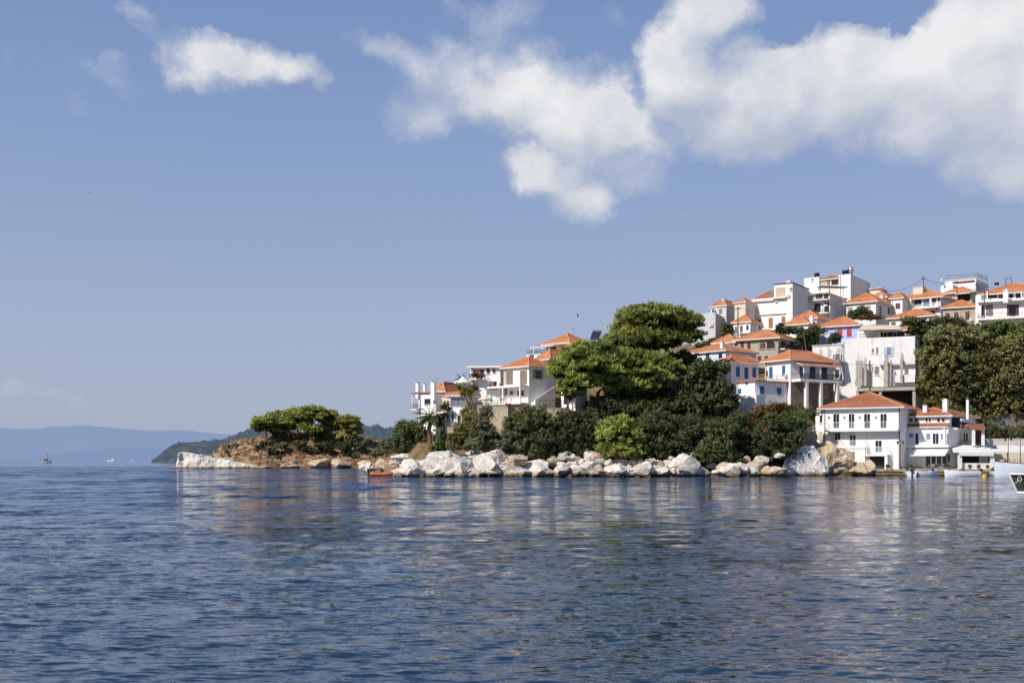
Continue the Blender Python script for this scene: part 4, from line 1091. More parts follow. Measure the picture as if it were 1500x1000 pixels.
calm = n.maprange(patch, .36, .62, .45, 1.15)
calm = n.math('MULTIPLY', calm, n.maprange(streak, .36, .64, .65, 1.15))
slick = n.maprange(n.math('ADD', Yp, n.math('MULTIPLY', n.noise(n.mapping(n.pos, scale=(.25, 1, 1)), .012, 3, .5), 260)), 500, 590, 1.0, .12)
calm = n.math('MULTIPLY', calm, slick)
nb = n.vmath('NORMALIZE', n.vmath('ADD', gn, n.vmath('MULTIPLY', sl_, n.comb(calm))))
rough = n.maprange(Yp, 15, 320, 0.04, 0.10)
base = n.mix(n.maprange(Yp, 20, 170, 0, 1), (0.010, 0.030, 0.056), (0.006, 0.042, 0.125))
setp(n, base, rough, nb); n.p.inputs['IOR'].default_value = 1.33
hz = n.node('ShaderNodeEmission'); n.put(hz.inputs[0], (0.235, 0.33, 0.56, 1))  # horizon haze painted on the water as a glow growing with distance
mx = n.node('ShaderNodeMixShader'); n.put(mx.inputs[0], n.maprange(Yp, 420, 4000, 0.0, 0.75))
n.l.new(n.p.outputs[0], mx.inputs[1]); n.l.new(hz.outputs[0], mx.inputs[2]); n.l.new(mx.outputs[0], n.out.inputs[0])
M['sea'] = m
rows = [6.0]
while rows[-1] < 300:
    y = rows[-1]; rows.append(y + max(0.035, .55 * y * y / (H * 1138)))
rows += list(np.geomspace(305, 40000, 60)); rows = np.array(rows)
ang = np.linspace(-radians(40), radians(40), 1000)
Y = np.repeat(rows[:, None], len(ang), 1); X = (Y + 25) * np.tan(ang)[None, :]
dyr = np.gradient(rows)
Zs = np.zeros_like(X); rg = np.random.default_rng(5)
dens_ = .72 + .56 * fbm(X * .03, Y * .07, 3, 77)
for lam in np.geomspace(0.16, 3.2, 46):
    for _ in range(2):
        th = radians(-78) + rg.normal() * radians(24)    # travelling direction
        k = 2 * pi / lam; ph = rg.random() * 2 * pi
        slope = 0.0155 * (1.0 if lam < .5 else (.5 / lam) ** .60)
        a = slope / k
        fil = np.clip((lam / dyr - 2.5) / 3.0, 0, 1)[:, None]
        wx = 1.2 * (vnoise(X * .15 + lam, Y * .15, 3) - .5) * lam
        arg = k * (X * cos(th) + (Y) * sin(th) + wx) + ph
        Zs += fil * a * (np.sin(arg) + .22 * np.cos(2 * arg))
Zs *= dens_
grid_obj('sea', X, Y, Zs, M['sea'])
# seabed so that nothing is open below
mb = MB(); mb.box(-9000, 9000, -60, 5000, -9, -8)
tag(obj('seabed', mb, 'hillside'), kind='structure')

# =================================================================== ROCKS
def rock(name, label, cat, c, rad, mat, seed, group=None, cuts=14, sub=3, rough=.10, parent=None):
    rr = random.Random(seed); bm = bmesh.new(); bmesh.ops.create_icosphere(bm, subdivisions=sub, radius=1)
    pl = []
    for i in range(cuts):
        d = Vector((rr.gauss(0, 1), rr.gauss(0, 1), rr.gauss(0, .8))).normalized(); pl.append((d, rr.uniform(.46, .80)))
    o = Vector((seed * 3.7, seed * 1.3, 0))
    for v in bm.verts:
        p = v.co.copy()
        for d, k in pl:
            e = p.dot(d) - k
            if e > 0: p -= d * e * .985
        p *= 1.15 + rough * 1.6 * mn.noise(v.co * 2.2 + o) + rough * .8 * mn.noise(v.co * 5.5 + o) + rough * .35 * mn.noise(v.co * 12 + o)
        v.co = Vector((p.x * rad[0], p.y * rad[1], p.z * rad[2]))
    me = bpy.data.meshes.new(name); bm.to_mesh(me); bm.free(); me.materials.append(M[mat])
    for p in me.polygons: p.use_smooth = False
    ob = bpy.data.objects.new(name, me); COL.objects.link(ob); ob.location = c; ob.rotation_euler = (0, 0, rr.uniform(-.5, .5))
    return tag(ob, label, cat, group)
def prock(px, y0, y1, hw, D, label, seed, mat='rock', group='pale rocks along the shore', dep=1.0, **k):
    """rock spanning rows y0..y1 with half width hw in photo pixels"""
    s = D / F; zt, zb = Z(y0, D), Z(y1, D); hh = (zt - zb) / 2
    return rock('boulder', label, 'rock', Vector((U(px) * D, D + hw * s * dep * .4, (zt + zb) / 2 - hh * .10)), (hw * s * 1.48, hw * s * dep * 1.4, hh * 1.34), mat, seed, group, **k)
big = [(603, 676, 699, 15, 'broad rounded rock at the left end of the pale bank, right beside the orange boat'),
 (624, 672, 699, 18, 'smooth pale rock below the stepped white terraces'),
 (648, 668, 700, 24, 'second smooth rock under the yellowish palm and dry slope'),
 (676, 664, 700, 26, 'widest and brightest slab of the pale shore bank'),
 (704, 666, 700, 20, 'steep white rock left of the tall pointed boulder'),
 (727, 659, 686, 15, 'tall pointed boulder leaning left at the foot of the round bush'),
 (722, 678, 700, 13, 'dark sided split rock at the waterline under the pointed boulder'),
 (748, 677, 700, 22, 'low broad pale rock right of the pointed boulder'),
 (776, 680, 699, 20, 'flat pale rock sloping down to the right into the water'),
 (756, 668, 682, 14, 'tan rock behind the low broad one, below the round bush'),
 (798, 685, 699, 14, 'small low end of the sloping pale ledge')]
for i, (px, y0, y1, hw, lb) in enumerate(big): prock(px, y0, y1, hw, 174.5 + (i % 3) * .7, lb, 100 + i, cuts=16, sub=4, rough=.07, mat='rocktan' if 'tan' in lb else 'rock', dep=1.1)
for i, (px, y0, y1, hw, D, lb) in enumerate([(612, 671, 699, 24, 177.5, 'low pale ledge behind the broad rounded rock at the left end'), (655, 663, 694, 26, 178, 'pale ledge rising behind the smooth shore rocks under the dry slope'), (692, 660, 694, 24, 178.5, 'long pale shelf behind the brightest slab, under the grey olive tree'),
      (745, 668, 697, 24, 177.5, 'pale shelf behind the low broad rock, under the round bush'), (782, 677, 698, 20, 177, 'low shelf behind the flat sloping ledge'), (640, 684, 700, 18, 173.6, 'front slab at the waterline between the left end rocks'), (662, 686, 700, 14, 173.4, 'low wet slab in front of the pale bank'), (692, 684, 700, 16, 173.4, 'front slab at the waterline below the widest slab'), (590, 682, 699, 12, 176, 'first low rock right of the orange boat')]):
    prock(px, y0, y1, hw, D, lb, 150 + i, sub=4, rough=.09, cuts=20)
bl = [(826, 681, 693, 9, 'rounded boulder first to the right of the pale ledge, under the dark bushes'),
 (845, 682, 696, 9, 'pale boulder below the dark gap between two bushes'),
 (868, 675, 698, 13, 'largest pale boulder left of the bright green pine shrub'),
 (905, 680, 697, 12, 'blocky boulder directly under the bright green shrub'),
 (927, 685, 698, 10, 'low boulder just right of the bright green shrub'),
 (946, 675, 697, 12, 'tall pale boulder where the bright green shrub meets the dark bushes'),
 (970, 681, 698, 15, 'wide flat boulder in the middle of the boulder row'),
 (991, 674, 690, 10, 'shaded boulder behind the wide flat one'),
 (1004, 666, 694, 14, 'tallest triangular boulder of the row, white faced'),
 (1024, 682, 697, 12, 'triangular low boulder right of the tallest one'),
 (1068, 680, 697, 14, 'rounded white boulder below the darkest bushes'),
 (1086, 677, 697, 9, 'dark streaked boulder right of the rounded white one'),
 (1108, 674, 694, 13, 'tan boulder leaning toward the white retaining wall'),
 (1140, 684, 697, 12, 'low tan boulder touching the white retaining wall'),
 (1122, 684, 697, 8, 'small boulder between the tan boulders near the wall')]
for i, (px, y0, y1, hw, lb) in enumerate(bl): prock(px, y0, y1, hw, 173.5 + (i * 7 % 5) * .5, lb, 200 + i, mat='rocktan' if 'tan ' in lb else 'rock', cuts=18)
rr = random.Random(3)
for i in range(72):
    px = 812 + (i % 44) * 7.8 + rr.uniform(-3, 3); hw = rr.uniform(4.5, 9.0); yb = rr.uniform(690, 700); up = i % 3 == 0 or i > 43
    if up: yb -= rr.uniform(8, 20)
    prock(px, yb - hw * rr.uniform(1.2, 1.7), yb, hw, 174.8 + (3.4 if up else 0), 'small rock wedged among the larger shore boulders', 300 + i, mat='rocktan' if i % 4 == 0 else 'rock', group='small rocks wedged in the boulder row', sub=2, cuts=10)
for i, (px, y0, y1, hw, D, lb) in enumerate([(545, 676, 689, 9, 200, 'jumbled pale rock left of the orange boat'), (560, 671, 688, 9, 199, 'craggy pale rock behind the orange boat'),
      (533, 681, 689, 9, 203, 'low rock at the tip behind the outboard motor'), (577, 675, 690, 8, 192, 'tan rock between the orange boat and the pale bank'), (590, 662, 680, 12, 190, 'shadowed rock under the dark shrubs behind the pale bank')]):
    prock(px, y0, y1, hw, D, lb, 400 + i, mat='rocktan' if i % 2 else 'rock', cuts=22, rough=.16)
for i, (px, y0, y1, hw, D, lb) in enumerate([(1212, 651, 697, 17, 183, 'tall tan outcrop with a rusty streak beside the white retaining wall'), (1234, 664, 697, 18, 183.2, 'cracked tan outcrop below the small balcony'),
      (1257, 676, 697, 14, 182.6, 'lower right shoulder of the tan outcrop by the quay'), (1203, 668, 698, 9, 180.6, 'whitewashed foot of the outcrop joining the retaining wall'), (1275, 678, 697, 11, 182.5, 'last small rock before the stone quay'), (1190, 634, 647, 7, 188, 'brown rock face under the left wing of the waterfront house')]):
    prock(px, y0, y1, hw, D, lb, 450 + i, mat='rocktan' if i != 3 else 'rock', group='tan outcrop under the waterfront house', cuts=20, sub=4, rough=.13)
# white slab rock at the tip of the islet
mb = MB(); rr = random.Random(9)
top = [(248, 684.5), (258, 683.5), (262, 663.5), (267, 662), (280, 664), (292, 666.5), (303, 668), (318, 671.5), (335, 674), (352, 678), (370, 681), (388, 685.5)]
fr, bk = [], []
D0 = 341
for i, (px, py) in enumerate(top):
    dj = rr.uniform(-.8, .8); fr.append(W(px, py, D0 + dj)); bk.append(W(px + 1, py + rr.uniform(-.3, .5), D0 + 6 + dj))
fm = [W(px + rr.uniform(-1, 1), (py + 688) / 2 + rr.uniform(-1, 1), D0 - .8 + rr.uniform(-.7, .7)) for px, py in top]
fb = [W(px + rr.uniform(-1, 1), 691, D0 - 1.8 + rr.uniform(-.5, .5)) for px, py in top]
bb = [W(px, 691, D0 + 7) for px, py in top]
k = len(top)
vs = fb + fm + fr + bk + bb; fs = []
for a in range(4):
    for i in range(k - 1): fs.append((a * k + i, a * k + i + 1, (a + 1) * k + i + 1, (a + 1) * k + i))
mb.add(vs, fs)
ob = obj('white_rock_slab', mb, 'whiterock', origin=W(310, 687, D0))
sb = ob.modifiers.new('sub', 'SUBSURF'); sb.subdivision_type = 'SIMPLE'; sb.levels = 4; sb.render_levels = 4
tx = bpy.data.textures.new('rockgrain', 'CLOUDS'); tx.noise_scale = 1.6; tx.noise_depth = 4
dm = ob.modifiers.new('disp', 'DISPLACE'); dm.texture = tx; dm.strength = 1.1; dm.mid_level = .5; dm.texture_coords = 'GLOBAL'
tag(ob, 'long white wedge of rock sloping into the sea at the left tip of the islet', 'rock')
for i, (px, y0, y1, hw, lb) in enumerate([(330, 668, 686, 12, 'brown rock behind the white wedge on the islet shore'), (500, 674, 687, 13, 'tan boulder near the right end of the islet shore'), (465, 672, 687, 15, 'reddish tan rock in the middle of the islet shore'), (532, 676, 687, 11, 'low pale rock ending the islet beach'), (425, 675, 687, 16, 'wide brown rock in the cave like shadow of the islet shore'), (385, 678, 688, 14, 'brown ledge at the foot of the white wedge')]):
    prock(px, y0, y1, hw, 348, lb, 500 + i, mat='rocktan', group='rocks along the islet shore', cuts=22, rough=.16)

# =================================================================== WALLS, QUAY
def face_wall(name, label, cat, cx, D, th, lx, yt, yb, mat, rw=.8, cap=None):
    b = Blk(cx, D, th, lx, None, yt, yb, rw=rw); mb = MB(); b.rect(mb, 0, b.lw, 0, b.rw, b.zb, b.zt)
    o = obj(name, mb, mat, origin=b.ab(b.lw / 2, b.rw / 2, b.zb)); tag(o, label, cat)
    if cap:
        k = MB(); b.rect(k, -.08, b.lw + .08, -.08, b.rw + .08, b.zt + .002, b.zt + .12); obj('coping', k, cap, o)
    return o, b
face_wall('retaining_wall', 'high tan stone retaining wall carrying the parasol terrace', 'wall', 744, 184, 26, 699, 593, 640, 'stonewall', rw=6, cap='stonewall')
face_wall('retaining_wall', 'cream stone garden wall under the spreading pine right of the parasol terrace', 'wall', 830, 184.5, 8, 753, 598, 622, 'stonewall', rw=4, cap='stonewall')
face_wall('retaining_wall', 'low stone wall on the dry slope below the glazed house', 'wall', 700, 184, 12, 655, 625, 645, 'stonewall', rw=2)
face_wall('retaining_wall', 'old whitewashed stone wall left of the flat annex', 'wall', 1108, 191, 40, 1060, 578, 612, 'white2', rw=3)
mb = MB(); prof = [(1141, 700), (1150, 672), (1157, 653.5), (1175, 652.5), (1193, 654), (1203, 668), (1214, 700)]
mid = [(x + (1178 - x) * .0, (y + 700) / 2) for x, y in prof]; rr = random.Random(4)
fr = [W(x, y, 180.6 + rr.uniform(-.15, .15)) for x, y in prof]; bk = [W(x, y, 185.5) for x, y in prof]
lowf = [W(x + rr.uniform(-1, 1), 700, 178.9) for x, y in prof]
k = len(prof); mb.add(fr + bk, [tuple(range(k)), tuple(range(k, 2 * k))] + [(i, (i + 1) % k, k + (i + 1) % k, k + i) for i in range(k)])
M['whitewash'] = mat_rock('whitewashed_rubble', (0.74, 0.73, 0.70), (0.66, 0.65, 0.62), (0.50, 0.40, 0.28), True, .15)
o = obj('seawall', mb, 'whitewash', origin=W(1176, 700, 181)); tag(o, 'sloping whitewashed sea wall with small drain holes between the boulders and tan outcrop', 'wall')
mb = MB(); b_ = W(1176, 652.6, 180.5); mb.hexa([W(1157, 656, 180.35), W(1193, 656.3, 180.35), W(1193, 656.3, 185.7), W(1157, 656, 185.7), W(1157, 652.4, 180.35), W(1193, 652.7, 180.35), W(1193, 652.7, 185.7), W(1157, 652.4, 185.7)]); obj('coping', mb, 'frame', o)
for x, y in ((1156, 664), (1167, 663), (1173, 664), (1185, 665), (1163, 670)):
    mb = MB(); p = W(x, y, 180.5); mb.box(p.x - .12, p.x + .12, p.y - .05, p.y + .3, p.z - .2, p.z + .15); obj('drain_hole', mb, 'black', o)
face_wall('garden_wall', 'low cream wall with a flat coping left of the waterfront house', 'wall', 1196, 186.5, 15, 1166, 631, 656, 'stonewall', rw=1, cap='frame')
face_wall('retaining_wall', 'tall shadowed stone wall behind the restaurant under the plane trees', 'wall', 1560, 203, 8, 1336, 604, 700, 'stonedark', rw=2)
face_wall('retaining_wall', 'grey stone wall right of the open dark storey', 'wall', 1364, 206, 20, 1338, 556, 610, 'stone', rw=2)
face_wall('garden_wall', 'long cream wall along the lane behind the harbour canopy', 'wall', 1560, 194, 5, 1425, 643, 700, 'cream', rw=.6, cap='frame')
mb = MB(); p, q = W(1283, 690, 182), W(1640, 690, 182); n = 46
for i in range(n):
    a = p.x + (q.x - p.x) * i / n; b_ = p.x + (q.x - p.x) * (i + 1) / n; o_ = RNG.random() * .12
    mb.box(a + .01, b_ - .01, 182 - o_, 183, -1.5, .70)
mb.box(p.x, q.x, 183.002, 206, -1.5, 1.02)
mb.box(p.x - .05, q.x, 181.8, 183.0, .703, 1.08)
tag(obj('quay', mb, 'quay', origin=(p.x, 183, 0)), kind='structure')
mb = MB(); mb.box(p.x - .5, q.x, 183.8, 205, 1.022, 1.10); tag(obj('quay_pavement', mb, 'white2'), kind='structure')

# fences / railings
def railing(name, label, pts, h_=1.0, step=.25, mat='iron', cat='fence', bars=True, post=2.0):
    mb = MB(); mb2 = MB()
    for a, b_ in zip(pts[:-1], pts[1:]):
        a = Vector(a); b_ = Vector(b_); L = (b_ - a).length; n = max(1, int(L / step))
        mb.tube([a + Vector((0, 0, h_)), b_ + Vector((0, 0, h_))], .03, 4); mb.tube([a + Vector((0, 0, .12)), b_ + Vector((0, 0, .12))], .02, 4)
        for i in range(n + 1):
            c = a.lerp(b_, i / n); mb.tube([c, c + Vector((0, 0, h_))], .035 if i % 6 == 0 else .014, 4)
    o = obj(name, mb, mat, origin=pts[0]); return tag(o, label, cat)
railing('railing', 'black iron railing on the tan retaining wall beside the beige parasol', [W(694, 598, 185.5), W(716, 598, 184.6), W(742, 594, 183.8)], 1.1)
railing('railing', 'black iron fence along the garden wall under the pine', [W(790, 598, 184.3), W(828, 598, 184.3)], 1.3, .3)
railing('railing', 'dark iron fence on the lane wall under the plane trees', [W(1428, 643, 194), W(1560, 643, 193.5)], 1.9, .35)
railing('railing', 'white railing on the low wall left of the waterfront house', [W(1168, 631, 186.6), W(1195, 631, 186)], .8, .4, 'frame')
# =================================================================== VEGETATION
# tall umbrella pine
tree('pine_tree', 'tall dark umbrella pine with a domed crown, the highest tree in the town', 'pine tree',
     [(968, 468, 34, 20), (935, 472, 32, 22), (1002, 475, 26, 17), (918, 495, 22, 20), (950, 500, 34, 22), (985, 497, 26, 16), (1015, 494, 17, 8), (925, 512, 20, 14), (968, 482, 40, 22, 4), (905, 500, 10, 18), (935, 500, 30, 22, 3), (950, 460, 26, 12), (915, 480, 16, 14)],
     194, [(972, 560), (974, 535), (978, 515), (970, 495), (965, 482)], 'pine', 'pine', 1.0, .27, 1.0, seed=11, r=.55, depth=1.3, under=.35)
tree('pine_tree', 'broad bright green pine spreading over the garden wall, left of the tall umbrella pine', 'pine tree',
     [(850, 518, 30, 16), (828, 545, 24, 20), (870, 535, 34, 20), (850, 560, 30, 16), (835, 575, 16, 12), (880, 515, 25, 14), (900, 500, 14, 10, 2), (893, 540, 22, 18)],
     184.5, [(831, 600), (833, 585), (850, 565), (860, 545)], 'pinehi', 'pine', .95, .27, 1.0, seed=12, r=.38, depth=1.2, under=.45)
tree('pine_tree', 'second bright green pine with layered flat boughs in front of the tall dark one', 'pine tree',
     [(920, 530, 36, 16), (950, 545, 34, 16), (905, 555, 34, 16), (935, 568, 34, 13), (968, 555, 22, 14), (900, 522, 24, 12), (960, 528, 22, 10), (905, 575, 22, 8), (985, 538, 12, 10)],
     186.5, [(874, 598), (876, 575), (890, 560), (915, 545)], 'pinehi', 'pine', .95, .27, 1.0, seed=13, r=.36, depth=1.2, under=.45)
tree('shade_tree', 'dark leafy tree hiding part of the shaded long house', 'tree',
     [(1035, 545, 26, 18), (1015, 560, 22, 22), (1050, 572, 22, 20), (1062, 540, 9, 7), (1030, 590, 34, 26), (1068, 590, 16, 20), (1000, 590, 22, 22)],
     187.5, [(1030, 640), (1030, 600), (1032, 565)], 'mid', 'leaf', .85, .26, .85, seed=14, r=.3, depth=.9)
V = 'shrub'
def bush(label, L, D, foot, mat='dark', clump=.75, leaf=.21, seed=1, dens=1.0, nm='bush', cat='bush', group='bushes on the slope above the boulders', style='leaf', depth=1.0):
    return tree(nm, label, cat, L, D, [foot, ((foot[0] + L[0][0]) / 2, (foot[1] + L[0][1]) / 2)], mat, style, clump, leaf, dens, group, seed, .14, True, 'bark', depth, .8)
bush('round dark green bush at the foot of the tan retaining wall', [(778, 615, 30, 20), (762, 640, 26, 24), (795, 640, 30, 24), (785, 660, 34, 16), (752, 620, 14, 14)], 180, (780, 672), 'mid', seed=21)
bush('lower dark bush right of the round one, spilling to the rocks', [(838, 640, 30, 24), (822, 660, 26, 18), (850, 662, 22, 18), (835, 615, 22, 14)], 180.5, (836, 680), seed=22)
bush('dark bush squeezed between the bright shrub and the garden wall', [(862, 620, 18, 20), (865, 650, 18, 24), (880, 600, 26, 14, 3)], 182.5, (862, 675), seed=23)
bush('bright green young pine shrub above the boulders', [(905, 622, 24, 12), (893, 640, 18, 16), (922, 642, 20, 16), (908, 660, 32, 14), (935, 662, 12, 12)], 178.5, (908, 682), 'pinehi', .75, .3, 24, .9, 'young_pine', 'pine shrub', None, 'pine')
bush('large dark bush mass right of the bright green shrub', [(960, 625, 30, 24), (945, 650, 26, 24), (985, 650, 32, 24), (965, 668, 26, 12)], 180.5, (962, 682), seed=25)
bush('dark bush in the middle of the slope under the shade tree', [(1010, 630, 30, 22), (1000, 655, 26, 18), (1035, 640, 26, 24)], 181.5, (1010, 675), seed=26)
bush('grey green scrub above the rounded white boulder', [(1050, 655, 28, 22), (1030, 668, 22, 12), (1068, 670, 20, 12), (1058, 630, 22, 18)], 178.5, (1050, 684), 'mid', .7, .22, 27)
bush('dark scrub left of the rounded right hand bush', [(1080, 640, 18, 22), (1095, 665, 22, 14), (1080, 615, 14, 14)], 181, (1085, 680), seed=28)
bush('rounded green bush below the portico house', [(1138, 625, 30, 22), (1120, 645, 28, 22), (1150, 645, 26, 20), (1135, 662, 28, 14), (1170, 618, 18, 14, 2)], 181.5, (1135, 680), 'mid', seed=29)
bush('rust coloured dry shrub on top of the bank beside the flat annex', [(1118, 603, 20, 9), (1140, 599, 22, 8), (1100, 612, 12, 8)], 185.5, (1120, 618), 'rust', .6, .2, 30, .8, 'dry_shrub', 'shrub')
bush('dark hedge beneath the portico house', [(1178, 607, 18, 10), (1160, 603, 20, 9)], 187, (1170, 620), 'mid', .6, .22, 31)
bush('dark bush hanging under the second bright pine', [(925, 598, 34, 12), (960, 600, 30, 14), (900, 595, 20, 12)], 186, (925, 615), seed=32)
bush('grey olive tree on the dry slope left of the round bush', [(705, 625, 16, 18), (718, 642, 16, 16), (697, 645, 14, 14), (712, 605, 10, 10)], 181, (705, 668), 'olive', .6, .2, 33, .8, 'olive_tree', 'tree', None)
bush('yellowish shrub on the slope beside the olive tree', [(690, 615, 12, 14), (680, 628, 14, 12), (668, 640, 12, 9)], 183, (686, 648), 'yellow', .5, .18, 34, .6)
bush('small dry scrub just above the brightest shore slab', [(690, 655, 14, 6), (665, 655, 10, 5), (740, 652, 14, 8)], 178, (690, 664), 'olive', .4, .16, 35, .6)
bush('green creeper hanging down the wall below the palm', [(648, 640, 5, 14), (640, 658, 12, 6), (645, 650, 7, 9)], 184, (645, 665), 'green', .4, .15, 36, .8)
bush('dark shrubs left of the palm at the end of the town', [(602, 635, 24, 18), (585, 648, 14, 12), (622, 650, 20, 16), (600, 655, 24, 12), (592, 625, 12, 8)], 195, (602, 672), 'mid', seed=37)
bush('low brownish scrub on the neck behind the orange boat', [(566, 650, 12, 8), (575, 662, 12, 7), (552, 664, 10, 5)], 215, (566, 672), 'olive', .5, .2, 38, .7)
bush('small tree in front of the gable walled house', [(1066, 482, 8, 8), (1064, 488, 7, 7)], 238, (1066, 498), 'dark', .7, .28, 39, nm='small_tree', cat='tree', group=None)
bush('dark hedge between the stone house and the lilac house', [(1192, 487, 16, 9), (1180, 496, 14, 12), (1200, 498, 22, 8), (1160, 484, 14, 5), (1142, 481, 5, 7), (1222, 495, 10, 8)], 217, (1190, 510), 'dark', .75, .28, 40, nm='hedge', cat='hedge', group=None)
bush('potted shrubs in front of the three window house', [(1262, 455, 9, 6), (1250, 460, 8, 5), (1273, 459, 6, 5), (1268, 464, 22, 4)], 240, (1262, 470), 'mid', .5, .22, 41, nm='garden_shrub', cat='shrub', group=None)
bush('terracotta tinged plants on the wall left of the lower orange roof', [(1275, 465, 18, 3)], 238, (1275, 471), 'rust', .4, .2, 42, nm='garden_shrub', cat='shrub', group=None)
bush('dark shrubs on the shaded slope behind the two bright pines', [(1005, 525, 16, 10), (985, 530, 14, 12), (1010, 540, 12, 10), (975, 545, 16, 14)], 199, (1000, 548), 'mid', .8, .26, 43, nm='hedge', cat='hedge', group=None)
bush('dark undergrowth in the shade under the two bright pines', [(880, 588, 20, 10), (915, 585, 24, 9), (945, 586, 22, 10), (972, 578, 16, 14)], 190, (915, 600), 'dark', .7, .24, 45)
bush('small bushes at the foot of the grey apartment house', [(1030, 505, 12, 4), (1045, 500, 8, 4)], 226, (1036, 512), 'mid', .6, .26, 44, nm='hedge', cat='hedge', group=None)
# plane trees and neighbours
PG = 'plane trees behind the waterfront'
def bigtree(label, L, D, trunk, mat='plane', seed=1, nm='plane_tree', **k):
    return tree(nm, label, 'tree', L, D, trunk, mat, 'leaf', k.pop('clump', .85), k.pop('leaf', .28), k.pop('dens', .95), PG if mat == 'plane' else None, seed, .4, depth=k.pop('depth', .85), under=.75)
bigtree('leftmost plane tree beside the grey concrete block', [(1385, 495, 26, 18), (1368, 525, 24, 24), (1395, 535, 30, 26), (1372, 560, 26, 24), (1400, 570, 28, 24), (1380, 590, 24, 14), (1365, 500, 14, 14)], 204, [(1385, 640), (1386, 600), (1385, 560)], seed=51)
bigtree('middle plane tree, tallest behind the restaurant chimneys', [(1420, 500, 28, 22), (1440, 525, 28, 24), (1425, 550, 28, 26), (1445, 575, 26, 24), (1418, 590, 22, 12), (1450, 605, 16, 14)], 205.5, [(1432, 650), (1433, 610), (1432, 560)], seed=52)
bigtree('rightmost plane tree hanging low over the lane with golden leaves', [(1470, 520, 26, 24), (1498, 505, 22, 20), (1480, 555, 30, 26), (1505, 560, 26, 30), (1475, 592, 18, 18), (1500, 600, 20, 22), (1493, 630, 12, 14), (1525, 540, 24, 40)], 205, [(1492, 680), (1492, 640), (1490, 580)], seed=53)
bigtree('dark green tree in front of the broad orange roof left of the plane trees', [(1338, 474, 16, 10), (1328, 482, 12, 8), (1345, 490, 18, 14), (1348, 505, 14, 12), (1362, 478, 14, 10)], 214, [(1345, 530), (1345, 505)], 'dark', 54, 'dark_tree', clump=.8, leaf=.3)
bigtree('dark green tree just below the small stone house', [(1390, 474, 20, 10), (1375, 482, 16, 12), (1408, 482, 18, 10)], 215, [(1392, 520), (1392, 490)], 'dark', 55, 'dark_tree', clump=.8, leaf=.3)
bigtree('fresh green tree below the balconied guesthouse', [(1445, 488, 26, 13), (1470, 480, 24, 10), (1462, 495, 30, 14), (1500, 485, 20, 12)], 218, [(1462, 540), (1462, 500)], 'green', 56, 'green_tree', clump=.8, leaf=.3)
bush('dark ivy mass in the shade under the plane trees', [(1440, 635, 26, 16), (1478, 640, 30, 14), (1410, 610, 22, 14), (1510, 640, 20, 18)], 202, (1450, 665), 'dark', .8, .3, 57, nm='ivy', cat='ivy', group=None)
# islet
IG = 'pines on the islet'
ip = [([(386, 620, 14, 8), (378, 626, 8, 6), (395, 617, 10, 5)], [(392, 650), (390, 635), (388, 624)], 'leftmost islet pine leaning over the slope'),
      ([(408, 612, 14, 7), (418, 618, 12, 7), (402, 622, 10, 6)], [(410, 645), (412, 630), (410, 618)], 'second islet pine from the left with a lumpy crown'),
      ([(434, 608, 17, 8), (422, 613, 12, 6), (440, 616, 12, 6)], [(440, 645), (436, 628), (434, 614)], 'wide islet pine left of the sky gap'),
      ([(459, 604, 16, 6.5), (452, 611, 11, 5.5), (468, 610, 12, 6)], [(455, 642), (453, 625), (457, 610)], 'highest islet pine with a flat dome'),
      ([(482, 609, 11, 6), (476, 614, 8, 5)], [(478, 640), (480, 625), (481, 613)], 'small islet pine right of the highest one'),
      ([(488, 624, 13, 6), (480, 629, 9, 5), (496, 620, 9, 5)], [(484, 646), (486, 636), (487, 628)], 'low islet pine below the small one'),
      ([(508, 618, 13, 7), (516, 613, 8, 3.5), (514, 623, 10, 6)], [(505, 648), (506, 634), (508, 622)], 'right hand islet pine with two lobes'),
      ([(516, 632, 12, 8), (508, 640, 12, 7), (521, 624, 7, 6)], [(512, 655), (513, 645), (515, 636)], 'rightmost islet pine, dark and low'),
      ([(425, 624, 12, 6), (412, 631, 12, 6), (400, 630, 8, 6)], [(416, 645), (418, 636), (420, 628)], 'low pine in front of the wide one on the islet'),
      ([(450, 626, 10, 5), (460, 630, 10, 5)], [(455, 642), (455, 634), (455, 629)], 'short pine under the highest dome on the islet')]
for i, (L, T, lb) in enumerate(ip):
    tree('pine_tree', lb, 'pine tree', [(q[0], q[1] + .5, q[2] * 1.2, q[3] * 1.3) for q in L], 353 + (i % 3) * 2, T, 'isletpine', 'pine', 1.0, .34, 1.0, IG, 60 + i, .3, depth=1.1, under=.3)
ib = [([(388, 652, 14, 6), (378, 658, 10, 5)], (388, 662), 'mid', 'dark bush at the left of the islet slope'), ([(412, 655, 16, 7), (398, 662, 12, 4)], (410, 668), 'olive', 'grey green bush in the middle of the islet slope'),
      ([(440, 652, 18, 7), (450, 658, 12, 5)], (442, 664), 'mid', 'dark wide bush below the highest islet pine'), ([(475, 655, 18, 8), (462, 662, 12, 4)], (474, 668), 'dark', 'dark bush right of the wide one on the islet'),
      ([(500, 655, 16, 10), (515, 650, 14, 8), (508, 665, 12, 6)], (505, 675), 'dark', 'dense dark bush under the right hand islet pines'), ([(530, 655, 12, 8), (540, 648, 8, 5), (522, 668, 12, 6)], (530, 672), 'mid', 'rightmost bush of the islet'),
      ([(405, 671, 7, 3.5)], (405, 676), 'olive', 'small bush low on the islet cliff'), ([(335, 656, 9, 3), (345, 653, 7, 3)], (338, 660), 'olive', 'small scrub on the brown left shoulder of the islet'), ([(430, 640, 24, 4), (470, 639, 24, 4), (500, 641, 16, 4)], (440, 650), 'dark', 'shaded undergrowth beneath the islet pines')]
